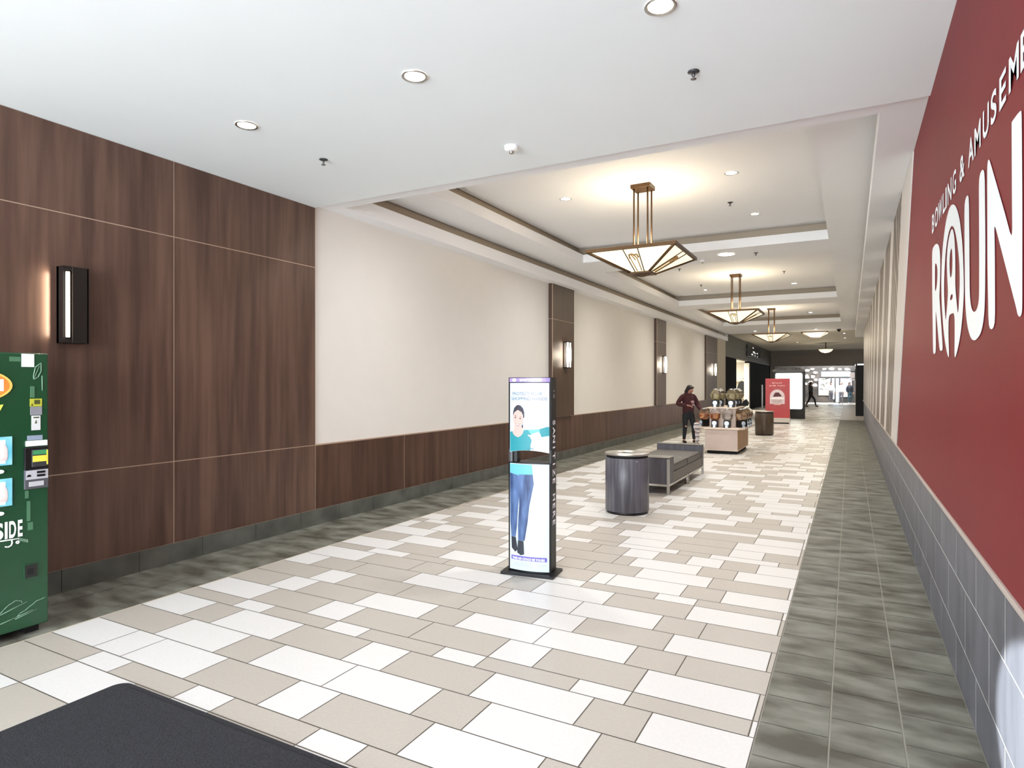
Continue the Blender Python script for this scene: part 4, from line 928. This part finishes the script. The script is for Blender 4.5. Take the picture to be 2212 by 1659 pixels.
lamp('AREA', (-7.2, 39.5, 2.95), 520, (1, .97, .9), size=2.2, size_y=5, shape='RECTANGLE', rot=(0, 0, 0))
t = thing('shop_shelf', 'pale wall shelves inside the bright shop opening', 'shelf', (-7.0, 43.75, 0))
m = MB()
for z in (.55, 1.15, 1.75): m.box(-1.2, 1.0, -.25, .2, z, z + .05)
m.box(-1.2, -1.14, -.25, .2, 0, 2.3); m.box(.94, 1.0, -.25, .2, 0, 2.3); m.build('shelves', mat('pale shelf', '#B9AC90', .6), t)
t = thing('hanging_coat', 'black coat hanging inside the bright shop opening', 'coat', (-6.25, 42.9, 0))
m = MB(); m.prism([(-.25, 0, .78), (.3, 0, .80), (.36, 0, 1.2), (.22, 0, 1.72), (.05, 0, 1.80), (-.12, 0, 1.72), (-.28, 0, 1.2)], (0, .18, 0)); m.build('cloth', M_blackm, t)
m = MB(); m.tube((.05, .09, 1.78), (.05, .09, 1.95), .012, 8); m.tube((-.5, .09, 1.95), (.5, .09, 1.95), .02, 8); m.tube((-.5, .09, 0), (-.5, .09, 1.95), .02, 8); m.tube((.5, .09, 0), (.5, .09, 1.95), .02, 8); m.build('rail', M_steel, t)
t = thing('shop_sign', 'black shop sign with small white marks above the dark storefront', 'sign', (XL + .06, 42.9, 3.62))
m = MB(); m.box(-.05, .05, -3.0, 3.0, -.33, .36, .02); m.build('panel', M_black, t)
q = MB()
for y, z, w_, h_ in ((-1.1, .22, .5, .06), (-.9, -.05, .8, .10), (-.2, -.10, .5, .08), (.9, -.06, .5, .08), (-1.6, -.22, .7, .09), (-.2, -.24, .5, .05), (1.0, -.25, .4, .05)): q.box(.05, .056, y, y + w_, z, z + h_)
q.build('white_mark', mat('white sign marks', '#E8E6E0', .5, emit=.8), t)

# ------------------------------------------------------------------ far end of the hall
M_bk = mat('bulkhead taupe', '#7C7064', .6, var=.05, vscale=1)
m = MB(); m.box(-6, 9, 53, 53.3, 2.96, 4.2)
m.box(-6, 9, 52.9, 53, 3.72, 3.84); m.box(-5.45, -5.15, 52.93, 53.2, 0, 3.74)
struct(m.build('wall_bulkhead', M_bk))
m = MB(); m.box(-10, 9, 59.6, 59.8, 0, 4.2); struct(m.build('wall_back', mat('far wall brown', '#2A2521', .6, col2='#5A5048', vscale=1.3, detail=5)))
M_lit = mat('lit shopfront white', '#FFFFFF', .5, emit=1.3, ecol='#EAF3FA')
def flatboard(nm, label, cat, x0, x1, z0, z1, mm, y=59.5, grp=None):
    t = thing(nm, label, cat, ((x0 + x1)/2, y, 0), 0, grp); w_ = (x1 - x0)/2
    q = MB(); q.box(-w_, w_, -.03, .03, z0, z1); q.build('panel', mm, t)
    q = MB(); q.box(-w_ - .05, -w_, -.05, .05, z0, z1); q.box(w_, w_ + .05, -.05, .05, z0, z1); q.box(-w_ - .05, w_ + .05, -.05, .05, z1, z1 + .06); q.build('frame', M_dgrey, t); return t, w_
t, w_ = flatboard('shop_poster', 'cream shop poster with black curved shapes at the far end', 'poster', -2.35, -1.46, .62, 2.05, mat('cream poster', '#F0EAD2', .5, emit=.8))
q = MB()
for a, b in (((-.3, 1.45), (-.1, 1.6)), ((-.1, 1.6), (.0, 1.3)), ((-.38, 1.2), (-.1, 1.1)), ((.05, 1.55), (.25, 1.75)), ((-.25, 1.95), (.05, 2.0)), ((.05, 2.0), (.4, 2.1)), ((.1, 1.1), (.3, 1.2))): q.tube((a[0], -.04, a[1]), (b[0], -.04, b[1]), .035, 6)
q.build('print', M_blackm, t)
flatboard('shop_light_panel', 'long bright blue-white panel over the far shop windows', 'light panel', -2.15, .05, 2.22, 2.62, mat('bright blue white', '#DCEBF4', .4, emit=1.5))
flatboard('shop_window', 'bright white far shop window beside the cream poster', 'window display', -1.34, -1.17, .3, 2.05, M_lit)
flatboard('shop_door', 'pale blue glass shop door in the middle of the far end', 'door', -1.05, -.83, .05, 2.05, mat('pale blue door', '#BFD8E8', .3, emit=1.2))
flatboard('shop_display', 'grey and white display behind the distant shoppers', 'window display', -.70, .12, .5, 2.05, mat('mixed display', '#6F6A70', .5, emit=.7, col2='#EFEFF0', vscale=3.2, ecol='#8A8A90', detail=5))
M_refl = mat('pale facet', '#D9D3C6', .4, emit=.45)  # glowing shapes stand in for reflections in the far glass
rnd = random.Random(9)
REFL = [(-3.25, 2.75, .24), (-2.85, 2.85, .2), (-2.6, 2.55, .17), (-3.3, 2.2, .3), (-2.78, 2.2, .2), (-2.55, 1.95, .16), (-2.95, 1.75, .17), (-2.6, 1.5, .2), (-3.3, 1.6, .16), (-1.9, 2.84, .16), (-1.35, 2.84, .22), (-.75, 2.82, .18), (-.2, 2.8, .2)]
for k, (x, z, r_) in enumerate(REFL):
    q = MB(); n = rnd.choice((4, 5, 6)); a0 = rnd.random()*3; hs = .75 if z < 2.7 else .5
    q.prism([(r_*math.cos(a0 + 2*PI*i/n)*rnd.uniform(.75, 1.3), 0, hs*r_*math.sin(a0 + 2*PI*i/n)*rnd.uniform(.8, 1.2)) for i in range(n)], (0, .03, 0))
    o = q.build('window_decoration', M_refl); o.location = (x, 59.35 - .06*k, z)
    tag(o, ['pale cut-out touching the directory header, highest of the cluster beside it', 'second cut-out along the top of the cluster beside the directory', 'small pale cut-out at the top right of the cluster beside the directory',
        'largest pale cut-out, touching the edge of the lit directory', 'pale cut-out in the middle of the cluster above the dark walker', 'small pale cut-out at the upper left corner of the cream poster', 'pale cut-out just behind the head of the dark walker',
        'pale cut-out beside the cream poster by the walker\'s shoulder', 'small pale cut-out, lowest one against the directory edge', 'first of four pale cut-outs in a row above the bright panel', 'second and widest of four pale cut-outs above the bright panel',
        'third of four pale cut-outs in a row above the bright panel', 'last of four pale cut-outs above the bright panel, by the black post'][k], 'decoration', 'cut-outs in the far window')
t = thing('shop_post', 'tall black shop post with small lit signs at the corridor end', 'post', (.62, 36.1, 0))
m = MB(); m.box(-.37, .6, -.25, .25, 0, 2.62, .01); m.build('column', M_blackm, t)
m = MB(); m.box(-.40, -.37, -.2, .1, 2.52, 2.6); m.box(-.3, .1, -.27, -.25, 2.55, 2.62); m.build('lit_strip', M_lit, t)
t = thing('shop_notice', 'small pale notice sign projecting from the black shop post at the corridor end', 'notice sign', (.245, 36.2, 1.8))
m = MB(); m.box(-.03, .0, -.02, .02, 0, .55); m.box(-.24, 0, -.015, .015, .42, .45); m.build('bracket', M_blackm, t)
m = MB(); m.box(-.25, -.03, -.02, .02, .12, .40); m.box(-.25, -.03, -.02, .02, .0, .06); m.build('panel', mat('pale notice', '#D9CFCF', .5, emit=.5), t)

# ------------------------------------------------------------------ light
sc.world = bpy.data.worlds.new('world'); sc.world.use_nodes = True
bg = sc.world.node_tree.nodes['Background']; bg.inputs['Color'].default_value = (.80, .88, 1, 1); bg.inputs['Strength'].default_value = .9
lamp('AREA', (-2.5, -3.2, .12), 240, (.88, .95, 1), size=5.6, size_y=5, shape='RECTANGLE', rot=(PI, 0, 0))  # added unseen up-light, stands in for daylight bounced off the floor
lamp('AREA', (-2.5, -6.3, 1.9), 1500, (.85, .94, 1), size=5.6, size_y=3.4, shape='RECTANGLE', rot=(PI/2, 0, 0))
for x, y, z in [(-.9, 3.36, ZF), (-2.54, 3.35, ZF), (-4.2, 3.36, ZF)]:
    lamp('SPOT', (x, y, z - .03), 32, (1, .98, .95), spot_size=math.radians(110), spot_blend=.7, shadow_soft_size=.08, rot=(0, 0, 0))
for y, e in ((8.4, 60), (16.36, 60), (24.38, 60)):
    lamp('POINT', (-2.5, y, 3.50), e, WARM, shadow_soft_size=.18)
    for x in (-3.66, -1.34):
        for dy in (-2.2, 2.2): lamp('SPOT', (x, y + dy, ZU - .03), 290, (.985, .98, .965) if y < 10 else (1, .94, .83), spot_size=math.radians(150), spot_blend=1, shadow_soft_size=.1, rot=(0, 0, 0))
for y in (32.9, 43.6): lamp('POINT', (-1.4, y, 3.5), 60, WARM, shadow_soft_size=.3)
for y in (35.5, 41, 48): lamp('SPOT', (-1.8, y, 4.1), 170, (1, .9, .75), spot_size=math.radians(130), spot_blend=.8, shadow_soft_size=.2, rot=(0, 0, 0))
lamp('AREA', (-1.2, 56.5, 3.6), 700, (.9, .95, 1), size=4, size_y=2, shape='RECTANGLE', to=(-1.2, 59.5, 1.2))
lamp('SPOT', (-3.2, -1.9, 1.5), 12500, (.93, 1, .98), spot_size=math.radians(7.2), spot_blend=.25, shadow_soft_size=.02, to=(.52, 2.58, .43))

# ------------------------------------------------------------------ camera and colour
cam = bpy.data.cameras.new('camera'); co = bpy.data.objects.new('camera', cam); COL.objects.link(co)
cam.sensor_fit = 'HORIZONTAL'; cam.sensor_width = 36; cam.lens = 36 * 1352 / 2212; cam.clip_end = 200; cam.clip_start = .05
co.location = (0, 0, 1.65); co.rotation_euler = (PI/2 - .00129, 0, .49517)
sc.camera = co
sc.view_settings.view_transform = 'Standard'; sc.view_settings.look = 'None'; sc.view_settings.exposure = .03; sc.view_settings.gamma = 1
sc.cycles.use_denoising = True
sc.cycles.max_bounces = 8; sc.cycles.diffuse_bounces = 6; sc.cycles.glossy_bounces = 3; sc.cycles.transmission_bounces = 6
sc.cycles.sample_clamp_indirect = 6
